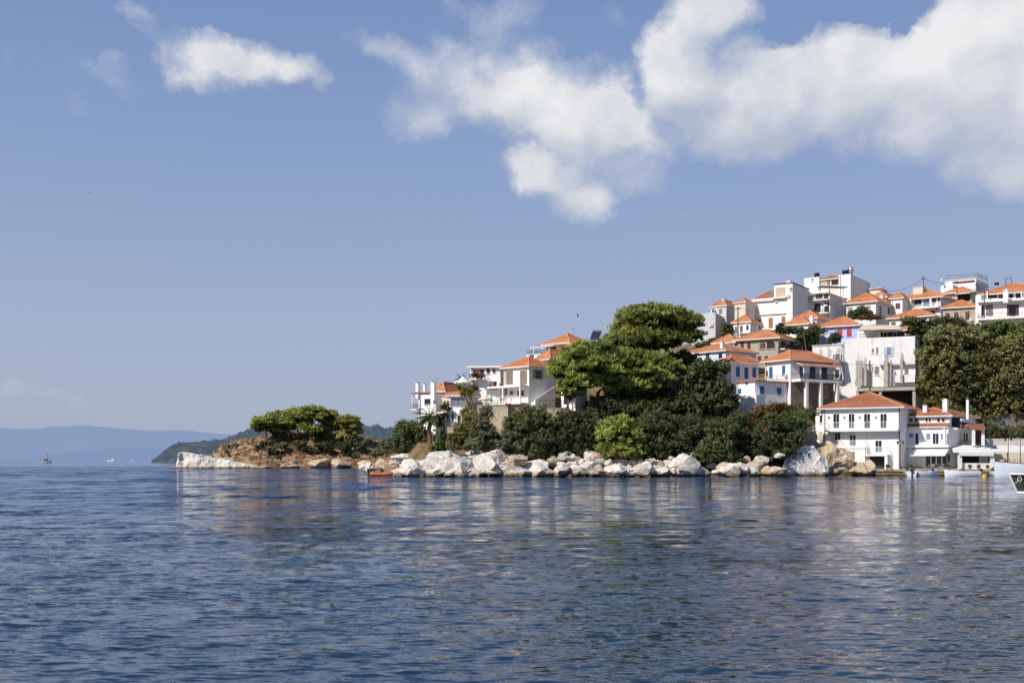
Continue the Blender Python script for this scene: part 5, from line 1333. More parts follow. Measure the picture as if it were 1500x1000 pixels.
for i, (L, ft, mt, lb) in enumerate(ib):
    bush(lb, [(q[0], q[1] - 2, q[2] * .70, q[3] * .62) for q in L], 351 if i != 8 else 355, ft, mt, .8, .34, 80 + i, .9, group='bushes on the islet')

bush('leafy plants in pots along the porch of the glazed house', [(650, 596, 5, 3), (657, 598, 4, 2.5)], 189.8, (653, 601), 'green', .3, .13, 46, nm='potted_plant', cat='plant', group=None)
bush('pink brown climbing plant on the shaded balcony of the flat topped house', [(697, 549, 5, 3), (703, 551, 4, 2)], 193.4, (699, 554), 'rust', .3, .14, 47, nm='climbing_plant', cat='plant', group=None)
bush('dark green shrub on the terrace between parasol roof and villa', [(692, 568, 7, 4), (683, 573, 6, 4)], 195.6, (689, 578), 'mid', .4, .16, 48, nm='terrace_shrub', cat='shrub', group=None)
bush('dark foliage filling the courtyard behind the palm', [(648, 616, 10, 8), (655, 610, 8, 6)], 191.5, (650, 626), 'dark', .5, .18, 49, nm='courtyard_shrub', cat='shrub', group=None)
# palms
def palm(label, px, yfoot, ytop, D, L, nf, seed, mat='green', r=.28):
    e = empty('palm_tree', W(px, yfoot, D), label, 'palm tree')
    a, b_ = W(px, yfoot, D), W(px + .5, ytop, D); mb = MB(); n = 9
    mb.tube([a.lerp(b_, i / n) + Vector((.12 * sin(i), 0, 0)) for i in range(n + 1)], [r * (1.15 - .25 * i / n + .06 * (i % 2)) for i in range(n + 1)], 9)
    obj('trunk', mb, 'palmbark', e, closed=False)
    rg = np.random.default_rng(seed); Ps, As, Bs, Ts = [], [], [], []; rb = MB()
    for f in range(nf):
        az = 2 * pi * f / nf + rg.random() * .3; el = radians(75 - 95 * ((f * 7) % nf) / nf); l = L * (.85 + .3 * rg.random())
        pts = []; p = np.array(b_); d_ = np.array([cos(az) * cos(el), sin(az) * cos(el), sin(el)])
        for s_ in range(12):
            pts.append(p.copy()); p = p + d_ * l / 11; d_ = d_ + np.array([0, 0, -.13]); d_ /= np.linalg.norm(d_)
        rb.tube([Vector(q) for q in pts], [.05 - .035 * i / 11 for i in range(12)], 4)
        side = np.array([-sin(az), cos(az), 0])
        for s_ in range(1, 11):
            for w_ in (0, .5):
                q = pts[s_] * (1 - w_) + pts[s_ + 1] * w_ ; t_ = (s_ + w_) / 11; ll = .75 * sin(pi * (t_ * .85 + .12)) * L / 2.6
                tang = unit(pts[s_ + 1] - pts[s_])
                for sg in (-1, 1):
                    ax = unit(side * sg + tang * .5 + np.array([0, 0, -.35])); bx = unit(np.cross(ax, [0, 0, 1.]))
                    Ps.append(q + ax * ll * .5); As.append(ax * ll * .5); Bs.append(bx * .06); Ts.append(rg.random())
    obj('frond_stem', rb, 'green', e, closed=False)
    leaves_obj('frond', np.array(Ps), np.array(As), np.array(Bs), np.array(Ts), mat, e)
m_ = bpy.data.materials
palm('full palm tree with arching fronds in front of the three chimney house', 629, 652, 612, 189, 2.9, 34, 3, 'green', .34)
palm('small palm behind the white parasol roof', 675, 562, 556, 206, 1.6, 16, 4, 'mid', .15)
def yucca(label, px, yf, heads, D, seed):
    e = empty('yucca', W(px, yf, D), label, 'yucca'); mb = MB(); rg = np.random.default_rng(seed); Ps, As, Bs, Ts = [], [], [], []
    for hx, hy, rad in heads:
        a, c = W(px, yf, D), W(hx, hy, D); m2 = a.lerp(c, .5) + Vector((.3, 0, 0)); mb.tube([a, m2, c], [.14, .11, .08], 6)
        for i in range(170):
            d_ = rg.normal(size=3); d_[2] = d_[2] * .8 + .15; d_ = unit(d_); l = rad * (.7 + .5 * rg.random())
            Ps.append(np.array(c) + d_ * l * .5); As.append(d_ * l * .5); Bs.append(unit(np.cross(d_, rg.normal(size=3))) * .035); Ts.append(rg.random())
    obj('stem', mb, 'bark', e, closed=False); leaves_obj('leaf_rosette', np.array(Ps), np.array(As), np.array(Bs), np.array(Ts), 'yellow', e)
yucca('tall branching yellow green yucca beside the glazed house', 690, 602, [(672, 567, 1.0), (683, 570, 1.2), (689, 576, 1.0), (679, 578, .8)], 188, 5)
yucca('lower drooping yucca at the terrace corner', 697, 618, [(684, 602, 1.1), (692, 606, .9), (678, 605, .8)], 186, 6)
yucca('spiky plant on the shaded porch of the glazed house', 654, 600, [(654, 593, .8), (651, 597, .6)], 190.5, 7)

# =================================================================== BOATS
def hull(mb, L, Bm, Hh, c, yaw, sheer=.35, mi=0, deck=1, full=1.0, keel=-.35):
    """simple lofted hull, bow toward +x before rotation; c is at the waterline amidships"""
    c = Vector(c); N = 14; K = 7; rows_ = []
    for i in range(N):
        t = i / (N - 1); x = (t - .5) * L; w = Bm / 2 * (1 - max(0, (t - .45) / .55) ** 2.2 * full) * (.82 + .18 * min(1, t * 4)); w = max(w, .03)
        zt = Hh + sheer * (max(0, t - .35) / .65) ** 2 + .05 * (1 - t); row = []
        for j in range(K):
            s_ = j / (K - 1); yy = w * sin(s_ * pi / 2) ** .7 ; zz = keel + (zt - keel) * (1 - cos(s_ * pi / 2)) ** .8
            row.append((x + (s_ * sheer * .6 if t > .9 else 0), yy, zz))
        rows_.append(row)
    cy, sy = cos(yaw), sin(yaw)
    def T(p): return Vector((c.x + p[0] * cy - p[1] * sy, c.y + p[0] * sy + p[1] * cy, c.z + p[2]))
    vs, fs, mis = [], [], []
    for row in rows_:
        full_ = [(a, -b_, d_) for a, b_, d_ in reversed(row)] + row[1:]
        vs += [T(q) for q in full_]
    W_ = 2 * K - 1
    o = len(mb.v); mb.add(vs, [(i * W_ + j, i * W_ + j + 1, (i + 1) * W_ + j + 1, (i + 1) * W_ + j) for i in range(N - 1) for j in range(W_ - 1)] + [tuple(range(W_)), tuple((N - 1) * W_ + j for j in range(W_))], mi)
    # deck slightly below the sheer
    dk = []
    for i, row in enumerate(rows_):
        a = row[-1]; dk.append((a[0], -a[1] * .97, a[2] - .12)); dk.append((a[0], a[1] * .97, a[2] - .12))
    mb.add([T(q) for q in dk], [(2 * i, 2 * i + 1, 2 * i + 3, 2 * i + 2) for i in range(N - 1)], deck)
    return T
M['orange'] = mat_plain('orange_rubber', (0.55, 0.13, 0.05), .5, var=.2)
M['hullwhite'] = mat_plain('white_hull', (0.72, 0.73, 0.74), .35, var=.15)
M['hullblue'] = mat_plain('pale_blue_hull', (0.62, 0.68, 0.74), .45, var=.3)
M['deck'] = mat_plain('varnished_deck', (0.30, 0.14, 0.07), .6, var=.4)
M['skin'] = mat_plain('skin', (0.42, 0.24, 0.16), .6); M['hair'] = mat_plain('dark_hair', (0.02, 0.015, 0.01), .8)
M['shirtwhite'] = mat_plain('white_cotton', (0.7, 0.7, 0.66), .9); M['navy'] = mat_plain('navy_cloth', (0.03, 0.05, 0.10), .9); M['redcloth'] = mat_plain('red_cloth', (0.45, .06, .05), .9)
# orange inflatable
D = 180; s_ = D / F; c = W(562, 694, D); c.z = .05
e = empty('inflatable_boat', c, 'orange rubber inflatable boat with an outboard motor moored by the pale rocks', 'boat')
mb = MB(); L, Bw = 4.3, 1.7; ring = []
for i in range(25):
    t = i / 24
    if t < .36: ring.append(Vector((-L / 2 + t / .36 * L * .66, -Bw / 2, .32)))
    elif t > .64: ring.append(Vector((-L / 2 + (1 - t) / .36 * L * .66, Bw / 2, .32)))
    else:
        a = (t - .36) / .28 * pi - pi / 2; ring.append(Vector((L * .16 + cos(a) * L * .34, sin(a) * Bw / 2, .32 + .30 * cos(a))))
mb.tube([Vector((c.x, c.y, 0)) + r_ for r_ in ring], [.16] + [.27] * 23 + [.16], 12)
obj('tube', mb, 'orange', e, smooth=True, closed=False)
mb = MB(); mb.box(c.x - L/2 + .1, c.x + L * .3, c.y - Bw / 2 + .1, c.y + Bw / 2 - .1, .05, .16); mb.box(c.x - L/2 + .1, c.x - L/2 + .18, c.y - .6, c.y + .6, .16, .6); obj('floor', mb, 'steel', e)
mb = MB(); mb.box(c.x - .3, c.x + .1, c.y - .65, c.y + .65, .38, .5); obj('bench', mb, 'deck', e)
mb = MB(); mb.box(c.x - L/2 - .45, c.x - L/2 - .02, c.y - .2, c.y + .2, .65, 1.15); mb.box(c.x - L/2 - .3, c.x - L/2 - .1, c.y - .09, c.y + .09, -.4, .65); mb.tube([Vector((c.x - L/2, c.y, .9)), Vector((c.x - L/2 + .7, c.y + .1, 1.0))], .04, 6); obj('outboard_motor', mb, 'black', e)
# small boats moored at the quay
def dinghy(label, px, py, D, L, B, yaw, mat='hullwhite', motor=True, wind=False, Hh=.75, seed=0):
    L *= 1.25; B *= 1.2
    c = W(px, py, D); c.z = 0.0
    e = empty('motor_boat', c, label, 'boat', 'small boats moored at the quay')
    mb = MB(); T = hull(mb, L, B, Hh, c, yaw, .3); obj('hull', mb, [mat, 'greyshut'], e, closed=False)
    k = MB()
    for x in (-L * .18, L * .15):
        p = [T((x - .15, -B * .42, Hh - .03)), T((x + .15, -B * .42, Hh - .03)), T((x + .15, B * .42, Hh - .03)), T((x - .15, B * .42, Hh - .03))]; k.slab(p, .06)
    obj('bench', k, 'deck', e)
    if motor:
        k = MB(); x = -L / 2 - .18
        k.slab([T((x - .2, -.17, 1.15)), T((x + .2, -.17, 1.22)), T((x + .2, .17, 1.22)), T((x - .2, .17, 1.15))], .45)
        k.slab([T((x - .08, -.07, .75)), T((x + .08, -.07, .75)), T((x + .08, .07, .75)), T((x - .08, .07, .75))], 1.1); obj('outboard_motor', k, 'black', e)
    if wind:
        k = MB(); k.slab([T((.1, -B * .36, Hh + .5)), T((.5, -B * .36, Hh + .1)), T((.5, B * .36, Hh + .1)), T((.1, B * .36, Hh + .5))], .04); k.slab([T((-.35, -.4, Hh + .3)), T((0.05, -.4, Hh + .4)), T((0.05, .4, Hh + .4)), T((-.35, .4, Hh + .3))], .5); obj('console', k, 'greyglass', e)
    return e
dinghy('white motor boat stern on, first at the left end of the quay', 1334, 697, 180.2, 3.2, 1.6, radians(75), wind=True)
dinghy('low white rowing boat lying along the quay, second from the left', 1358, 697, 180.6, 3.0, 1.3, radians(10), motor=False)
dinghy('yellowish dinghy half hidden by the rowing boat', 1350, 696, 181.1, 2.4, 1.2, radians(160), 'beige', motor=True)
dinghy('white speedboat with dark outboard in the middle of the quay', 1410, 697, 180.4, 4.2, 1.7, radians(172), wind=True)
dinghy('white motor boat with raised engine beside the big wooden boat', 1459, 697, 180.0, 3.2, 1.7, radians(80), wind=True)
for i, (p0, p1) in enumerate((((1336, 690), (1340, 685)), ((1366, 693), (1369, 685)), ((1400, 692), (1397, 685)), ((1460, 691), (1455, 685)))):
    a_, b__ = W(p0[0], p0[1], 180.4), W(p1[0], p1[1], 182.2); mb = MB(); mb.tube([a_.lerp(b__, t) - Vector((0, 0, .25 * sin(pi * t))) for t in np.linspace(0, 1, 7)], .02, 4)
    tag(obj('mooring_rope', mb, 'beige', origin=a_, closed=False), 'thin mooring line from a small boat up to the quay', 'rope', 'mooring lines of the small boats')
    mb = MB(); p = W(p1[0], 685, 182.3); mb.lathe((p.x, p.y, 1.08), [(.1, 0), (.08, .28), (.13, .32), (.12, .4)], 8); tag(obj('bollard', mb, 'iron', origin=(p.x, p.y, 1.08)), 'small black iron bollard on the quay edge', 'bollard', 'bollards on the quay')
# yellow buoy
c = W(1441.5, 699, 172); mb = MB(); mb.lathe((c.x, c.y, 0), [(.02, -.25), (.28, -.18), (.4, 0), (.33, .2), (.12, .32), (.1, .4), (.02, .42)], 12)
M['buoy'] = mat_plain('yellow_buoy', (0.65, .45, .06), .5); tag(obj('buoy', mb, 'buoy', origin=(c.x, c.y, 0), smooth=True), 'small round yellow mooring buoy floating near the quay', 'buoy')
# large wooden boat
D = 176; c = W(1520, 698, D); c.z = 0
e = empty('wooden_boat', c, 'large white and pale blue wooden boat with brown deck rails at the right edge', 'boat')
mb = MB(); T = hull(mb, 12.5, 3.9, 1.75, c, radians(176), .55, keel=-.8); obj('hull', mb, ['hullblue', 'deck'], e, smooth=False, closed=False)
mb = MB(); hp = [T((x_, sg * (1.92 * (1 - max(0, ((x_ / 12.5 + .5) - .45) / .55) ** 2.2)) , 1.86 + .55 * (max(0, (x_ / 12.5 + .5) - .35) / .65) ** 2)) for sg in (1,) for x_ in np.linspace(-6, 6.0, 14)]
mb.tube(hp, .09, 6); hp2 = [T((x_, -(1.92 * (1 - max(0, ((x_ / 12.5 + .5) - .45) / .55) ** 2.2)) , 1.86 + .55 * (max(0, (x_ / 12.5 + .5) - .35) / .65) ** 2)) for x_ in np.linspace(-6, 6.0, 14)]; mb.tube(hp2, .09, 6); obj('gunwale', mb, 'deck', e, closed=False)
mb = MB(); mb.slab([T((-4, -1.2, 3.1)), T((1.5, -1.1, 3.1)), T((1.5, 1.1, 3.1)), T((-4, 1.2, 3.1))], 1.5); obj('cabin', mb, 'hullwhite', e)
mb = MB()
for x_ in np.linspace(-3.5, 1, 5):
    mb.slab([T((x_, -1.24, 2.8)), T((x_ + .6, -1.24, 2.8)), T((x_ + .6, 1.24, 2.8)), T((x_, 1.24, 2.8))], .5)
obj('cabin_window', mb, 'glass', e)
mb = MB()
for x_ in np.linspace(1.8, 5.8, 7):
    for sg in (-1, 1):
        w_ = 1.85 * (1 - max(0, ((x_ / 12.5 + .5) - .45) / .55) ** 2.2); mb.tube([T((x_, sg * w_, 1.9)), T((x_, sg * w_, 2.75))], .035, 5)
obj('railing', mb, 'deck', e, closed=False)
mb = MB(); mb.tube([T((2.6, 0, 1.6)), T((2.6, 0, 6.2))], [.1, .05], 8); obj('mast', mb, 'poleWood', e, closed=False)
# near bow: white edged, dark planked, with a round fairlead
D = 84
e = empty('moored_boat', W(1500, 722, D), 'nearest boat, a dark bow with thick white edges cut by the right edge', 'boat')
def B3(px, py, dD): return W(px, py, D + dD)
st = [(1478.5, 694.5), (1481.5, 702), (1486, 712), (1490.5, 721.5)]
mb = MB(); near = [B3(a, b_, 0) for a, b_ in st]; far_ = [B3(a + 26 + i * 6, b_ + .5, -1.6) for i, (a, b_) in enumerate(st)]; far2 = [B3(a + 60, b_ + 1, -2.0) for a, b_ in st]
bk = [B3(a + 26 + i * 4, b_, 1.9) for i, (a, b_) in enumerate(st)]; bk2 = [B3(a + 60, b_, 2.4) for a, b_ in st]
for A_, B_ in ((near, far_), (far_, far2)):
    mb.add(A_ + B_, [(i, i + 1, 4 + i + 1, 4 + i) for i in range(3)])
for A_, B_ in ((near, bk), (bk, bk2)):
    mb.add(A_ + B_, [(i, i + 1, 4 + i + 1, 4 + i) for i in range(3)])
mb.add([near[0], far_[0], far2[0], bk2[0], bk[0]], [(0, 1, 2, 3, 4)]); mb.add([near[3], far_[3], far2[3], bk2[3], bk[3]], [(0, 1, 2, 3, 4)]); mb.add([far2[0], far2[3], bk2[3], bk2[0]], [(0, 1, 2, 3)])
M['hulldark'] = mat_plain('dark_hull_planks', (0.07, .075, .07), .5, var=.5, scale=3); obj('hull', mb, 'hulldark', e)
mb = MB(); mb.tube([near[0] + Vector((0, -.06, .03))] + [q + Vector((-.03, -.06, 0)) for q in near[1:]], .075, 8); mb.tube([near[0] + Vector((0, -.05, .03)), far_[0] + Vector((0, -.05, .05)), far2[0] + Vector((0, -.05, .05))], .085, 8)
mb.tube([near[3] + Vector((0, -.05, 0)), far_[3] + Vector((0, -.06, 0)), far2[3] + Vector((0, -.06, 0))], .11, 8); obj('white_edge', mb, 'hullwhite', e, closed=False)
cc = B3(1490.5, 701.5, -.75); mb = MB(); mb.tube([cc + Vector((cos(a) * .15, -.35, sin(a) * .17)) for a in np.linspace(0, 2 * pi, 17)], .035, 6); obj('fairlead', mb, 'beige', e, closed=False)
mb = MB(); mb.tube([cc + Vector((cos(a) * .04, -.30, sin(a) * .05)) for a in np.linspace(0, 2 * pi, 9)], .06, 6); obj('fairlead_hole', mb, 'black', e, closed=False)
mb = MB(); a, b_ = cc + Vector((0, -.36, 0)), W(1457, 720, D * .97); b_.z = -.02; pts = [a.lerp(b_, t) - Vector((0, 0, .12 * sin(pi * t))) for t in np.linspace(0, 1, 9)]; mb.tube(pts, .022, 6)
tag(obj('mooring_rope', mb, 'beige', origin=a, closed=False), 'taut pale mooring rope running from the dark bow down into the water', 'rope')
# far boats
D = 900; c = W(68, 676, D); c.z = 0
e = empty('sailing_boat', c, 'dark hulled sailing boat with bare mast far out on the left', 'boat', None)
mb = MB(); hull(mb, 7.5, 2.6, 1.5, c, radians(15), .8, keel=-.5); obj('hull', mb, ['hullwhite', 'deck'], e, closed=False)
mb = MB(); mb.box(c.x - 1.8, c.x + 1.0, c.y - .9, c.y + .9, 1.3, 3.0); obj('cabin', mb, 'brownrail', e)
mb = MB(); mb.tube([c + Vector((.6, 0, 1)), c + Vector((.6, 0, 8.2))], [.17, .12], 6); mb.tube([c + Vector((.6, 0, 3.0)), c + Vector((-2.8, 0, 3.3))], .14, 6); mb.tube([c + Vector((.6, 0, 7.8)), c + Vector((3.6, .8, 2.2))], .05, 4); obj('mast', mb, 'brownrail', e, closed=False)
def yacht(label, px, D, L):
    c = W(px, 674, D); c.z = 0; e = empty('motor_yacht', c, label, 'yacht'); mb = MB(); T = hull(mb, L, L * .28, L * .13, c, radians(190), .9, keel=-.6); obj('hull', mb, ['hullwhite', 'hullwhite'], e, closed=False)
    mb = MB(); mb.slab([T((-L * .35, -L * .1, L * .26)), T((L * .12, -L * .08, L * .26)), T((L * .12, L * .08, L * .26)), T((-L * .35, L * .1, L * .26))], L * .14); mb.slab([T((-L * .25, -L * .08, L * .38)), T((L * .0, -L * .07, L * .38)), T((L * .0, L * .07, L * .38)), T((-L * .25, L * .08, L * .38))], L * .12)
    mb.tube([T((-L * .1, 0, L * .3)), T((-L * .1, 0, L * .62))], L * .012, 5); obj('cabin', mb, 'hullwhite', e)
yacht('white motor yacht far out before the hazy cape', 163.5, 1500, 10.0); yacht('tiny white boat on the horizon right of the motor yacht', 193, 2600, 7)

# =================================================================== SMALL THINGS
def parasol(label, px, ytop, yrim, yfoot, rpx, D, mat='beige', closed_=False):
    e = empty('parasol', W(px, yfoot, D), label, 'parasol'); c = W(px, yfoot, D); s_ = D / F; zt, zr = Z(ytop, D), Z(yrim, D)
    mb = MB(); mb.tube([c, Vector((c.x, c.y, zt))], .035, 6); obj('pole', mb, 'frame', e, closed=False); mb = MB(); R = rpx * s_
    if closed_: mb.lathe((c.x, c.y, 0), [(.03, zt), (R * .5, zt - (zt - zr) * .4), (R, zr), (R * .6, zr - .05)], 8)
    else:
        mb.lathe((c.x, c.y, 0), [(.02, zt), (R * .5, zr + (zt - zr) * .42), (R, zr), (R, zr - .18)], 8)
    obj('canopy', mb, mat, e)
parasol('beige parasol open over the corner of the stone terrace', 711, 577.5, 584.5, 598, 11, 186)
parasol('white cone roofed parasol behind the yuccas', 678, 551, 560, 572, 13.5, 195, 'canvas')
parasol('folded cream parasol on the terrace beside the palm', 640, 607.5, 618, 628, 2.4, 188.2, 'beige', True)
mb = MB(); p = W(744, 596, 184.4); mb.lathe(p, [(.15, 0), (.42, .15), (.55, .4), (.5, .6), (.42, .62), (.4, .5)], 12); tag(obj('clay_pot', mb, 'terracotta', origin=p, smooth=True), 'large round terracotta pot on the corner of the tan retaining wall', 'pot')
def chair_t(label, px, py, D, yaw, mat, group, sc=1.0):
    c = W(px, py, D); e = empty('chair', c, label, 'chair', group)
    def bx(nm, x0, x1, y0, y1, z0, z1):
        mb = MB(); mb.box(c.x + x0, c.x + x1, c.y + y0, c.y + y1, c.z + z0, c.z + z1, 0, yaw, c); obj(nm, mb, mat, e)
    bx('seat', -.24, .24, -.24, .24, .42, .48); bx('backrest', -.24, .24, .20, .25, .48, .95)
    for x in (-.22, .18):
        for y in (-.22, .18): bx('leg', x, x + .04, y, y + .04, 0, .42)
def table_t(label, px, py, D, mat, group):
    c = W(px, py, D); e = empty('table', c, label, 'table', group); mb = MB(); mb.lathe(c, [(.02, .70), (.42, .70), (.42, .745), (.02, .745)], 12); obj('tabletop', mb, mat, e); mb = MB(); mb.lathe(c, [(.22, 0), (.22, .03), (.03, .06), (.03, .695)], 8); obj('pedestal', mb, mat, e)
zq = 1.10
def qy(D): return HOR - (zq - H) * F / D
for i, px in enumerate((1359, 1365, 1378, 1383, 1388, 1417, 1424, 1430, 1437, 1447)):
    D = 184.2 + (i % 2) * 1.0; Dn = D if px < 1400 else 184.6 + (i % 2) * .8
    chair_t('dark dining chair on the waterside terrace under the white awnings', px, qy(Dn), Dn, (0, 1.2, 2.6, -.8)[i % 4], 'navy' if i % 3 else 'black', 'dining chairs on the quay')
for i, px in enumerate((1362, 1381, 1421, 1434, 1443)):
    D = 184.8; table_t('small round table on the waterside terrace', px, qy(D), D, 'frame' if i % 2 else 'brownrail', 'dining tables on the quay')
PB = 'planters along the quay edge'
for i, px in enumerate((1300, 1334, 1372, 1389, 1404, 1420, 1433, 1446)):
    p = W(px, qy(183.0), 183.4); p.z = 1.08
    e = empty('planter', p, 'terracotta planter with a small plant on the quay edge', 'planter', PB); mb = MB(); mb.lathe(p, [(.16, 0), (.24, .3), (.26, .34), (.2, .34)], 10); obj('pot', mb, 'terracotta', e)
    crown('plant', [((p.x, p.y, p.z + .48), (.25, .25, .22))], 'mid', e, .15, .12, seed=90 + i)
# people
def person(name, label, px, py, D, J, rad, shirt, trousers, zfoot=None):
    """J: joint table in metres relative to the feet"""
    c = W(px, py, D)
    if zfoot is not None: c.z = zfoot
    e = empty('person', c, label, 'person')
    def skin(nm, chain, edges, rs, mat, par, lv=1):
        me = bpy.data.meshes.new(nm); me.from_pydata([tuple(q) for q in chain], edges, []); me.materials.append(M[mat])
        o = bpy.data.objects.new(nm, me); COL.objects.link(o); o.parent = par
        o.modifiers.new('skin', 'SKIN'); bpy.context.view_layer.update()
        for i, r_ in enumerate(rs): me.skin_vertices[0].data[i].radius = (r_, r_)
        me.skin_vertices[0].data[0].use_root = True
        sb = o.modifiers.new('sub', 'SUBSURF'); sb.levels = sb.render_levels = lv
        return o
    names = list(J); P = [J[k] for k in names]; ix = {k: i for i, k in enumerate(names)}
    E = [('pelvis', 'chest'), ('chest', 'neck'), ('neck', 'head'), ('head', 'crown'), ('pelvis', 'hipL'), ('hipL', 'kneeL'), ('kneeL', 'ankleL'), ('ankleL', 'toeL'), ('pelvis', 'hipR'), ('hipR', 'kneeR'), ('kneeR', 'ankleR'), ('ankleR', 'toeR'),
         ('chest', 'shL'), ('shL', 'elL'), ('elL', 'wrL'), ('wrL', 'hdL'), ('chest', 'shR'), ('shR', 'elR'), ('elR', 'wrR'), ('wrR', 'hdR')]
    R_ = dict(pelvis=.14, chest=.15, neck=.055, head=.095, crown=.08, hipL=.095, hipR=.095, kneeL=.06, kneeR=.06, ankleL=.04, ankleR=.04, toeL=.03, toeR=.03, shL=.06, shR=.06, elL=.042, elR=.042, wrL=.03, wrR=.03, hdL=.035, hdR=.035)
    b = skin('body', P, [(ix[a], ix[k]) for a, k in E], [R_[k] for k in names], 'skin', e)
    def sub(nm, keys, edges, grow, mat):
        skin(nm, [J[k] for k in keys], [(keys.index(a), keys.index(k)) for a, k in edges], [R_[k] + grow for k in keys], mat, b)
    sub('shirt', ['chest', 'pelvis', 'shL', 'elL', 'shR', 'elR'], [('chest', 'pelvis'), ('chest', 'shL'), ('shL', 'elL'), ('chest', 'shR'), ('shR', 'elR')], .03, shirt)
    sub('trousers', ['pelvis', 'hipL', 'kneeL', 'hipR', 'kneeR'], [('pelvis', 'hipL'), ('hipL', 'kneeL'), ('pelvis', 'hipR'), ('hipR', 'kneeR')], .025, trousers)
    hb = bmesh.new(); bmesh.ops.create_icosphere(hb, subdivisions=2, radius=.105)
    h0 = Vector(J['head']) ; 
    for v in hb.verts: v.co = Vector((v.co.x, v.co.y * 1.1 + .03, v.co.z * .95 + .07)) + h0
    me = bpy.data.meshes.new('hair'); hb.to_mesh(me); hb.free(); me.materials.append(M['hair']); o = bpy.data.objects.new('hair', me); COL.objects.link(o); o.parent = b
    return e
def pose(lean=0.0, arm=.35, tw=0.0):
    l = lean
    return dict(pelvis=(0, 0, .95), chest=(0, -l * .5, 1.36), neck=(0, -l * .62, 1.52), head=(0, -l * .75, 1.63), crown=(0, -l * .8, 1.72), hipL=(-.1, 0, .88), kneeL=(-.12, -.04, .48), ankleL=(-.12, .02, .08), toeL=(-.13, -.14, .04),
        hipR=(.1, 0, .88), kneeR=(.13, -.02, .48), ankleR=(.13, .03, .08), toeR=(.15, -.12, .04), shL=(-.19, -l * .5, 1.42), elL=(-.26, -l * .5 - arm * .3, 1.14), wrL=(-.22, -l * .5 - arm, 1.02), hdL=(-.2, -l * .5 - arm - .08, 1.0),
        shR=(.19, -l * .5, 1.42), elR=(.27, -l * .5 - arm * .2, 1.14), wrR=(.24, -l * .5 - arm * .8, 1.0), hdR=(.22, -l * .5 - arm * .8 - .08, .98))
person('p', 'person in a white shirt leaning on the upper balcony rail of the restaurant', 1408, 626.5, 186.0, pose(.5, .4), 1, 'shirtwhite', 'navy')
person('p', 'person in pale top standing on the quay below the second white canopy', 1468, qy(184.5), 184.5, pose(.05, .15), 1, 'shirtwhite', 'redcloth')
person('p', 'person in dark clothes standing right of the pale dressed one by the wooden boat', 1473, qy(185.2), 185.2, pose(.1, .3), 1, 'navy', 'black')

# roof tanks, solar heaters, aerials, dishes
def tank(label, px, y0, y1, hw, D, mat, nm='water_tank', cat='water tank'):
    s_ = D / F; c = W(px, y1, D); e = empty(nm, c, label, cat); r = (Z(y0, D) - c.z) * .42; L = hw * s_; z = Z(y0, D) - r
    mb = MB(); mb.tube([Vector((c.x - L, c.y, z)), Vector((c.x - L * .93, c.y, z)), Vector((c.x + L * .93, c.y, z)), Vector((c.x + L, c.y, z))], [r * .7, r, r, r * .7], 12); obj('drum', mb, mat, e, smooth=True, closed=False)
    mb = MB()
    for x in (-L * .7, L * .7): mb.box(c.x + x - .06, c.x + x + .06, c.y - .3, c.y + .3, c.z - .1, z)
    obj('stand', mb, 'iron', e)
tank('black water tank left of the white one on the cubic tower house', 1238.5, 395.5, 402, 4.5, 255, 'black')
tank('small white water tank with a dark cover on the cubic tower house', 1246, 391, 401, 3.2, 257, 'steel')
tank('black water tank on the white box beside the tiled attic', 1196.5, 399.5, 406, 3.5, 260, 'black')
tank('low dark tank on the roof of the guesthouse at the right', 1460, 413.5, 417.5, 3, 240, 'black')
def solar(label, x0, x1, y0, y1, D, fl=1):
    c = W((x0 + x1) / 2, y1, D); e = empty('solar_heater', c, label, 'solar heater'); mb = MB()
    q = [W(x0, y1, D - .6), W(x1 - 4 * 1, y1, D - .6), W(x1, y0 + 3, D + .8), W(x0 + 4, y0 + 3, D + .8)]; mb.slab(q, .1); obj('panel', mb, 'panel', e)
    mb = MB(); a, b_ = W(x0 + 4, y0 + 2, D + 1.1), W(x1, y0 + 2.5, D + 1.1); mb.tube([a, b_], .32, 10); obj('drum', mb, 'steel', e, closed=True)
    mb = MB(); mb.tube([a, Vector((a.x, a.y, c.z - 1))], .05, 5); mb.tube([b_, Vector((b_.x, b_.y, c.z - 1))], .05, 5); obj('stand', mb, 'steel', e, closed=False)
solar('silver solar water heater on the ridge left of the tall umbrella pine', 864, 881, 482.5, 497, 212)
solar('solar water heater with a white drum on the roof of the grey concrete wing', 1198, 1214, 489, 503, 205)
def aerial(label, px, y0, y1, D, kind=0):
    c = W(px, y1, D); e = empty('aerial', c, label, 'aerial'); t = Vector((c.x, c.y, Z(y0, D))); mb = MB(); mb.tube([c, t], .03, 5); obj('mast', mb, 'steel', e, closed=False); mb = MB()
    for k in range(3 + kind): z = t.z - .15 - .22 * k; mb.tube([Vector((t.x - .5 + .08 * k, t.y, z)), Vector((t.x + .5 - .08 * k, t.y, z + .04))], .016, 4)
    mb.tube([t - Vector((.1, .5, .2)), t + Vector((-.1, .5, -.2))], .016, 4); obj('rods', mb, 'steel', e, closed=False)
for px, y0, y1, D, lb in ((840, 480, 491, 214, 'thin roof aerial on the highest house of the left group'), (641, 551, 562, 205, 'thin aerial above the right hand chimney at the town end'), (1062, 434, 442, 246, 'roof aerial on the grey apartment house'), (1109, 420, 440, 245, 'tall thin aerial left of the tall white block'),
    (1286, 414, 422, 262, 'small aerial on the red edged cream house'), (1326, 422, 436, 252, 'aerial beside the loggia house'), (1388, 395, 412, 276, 'mast like aerial at the left corner of the skyline railing'), (755, 527, 535, 196, 'low aerial on the flat topped house left of the villa')):
    aerial(lb, px, y0, y1, D)
M['dish'] = mat_plain('dish_white', (.65, .65, .65), .5)
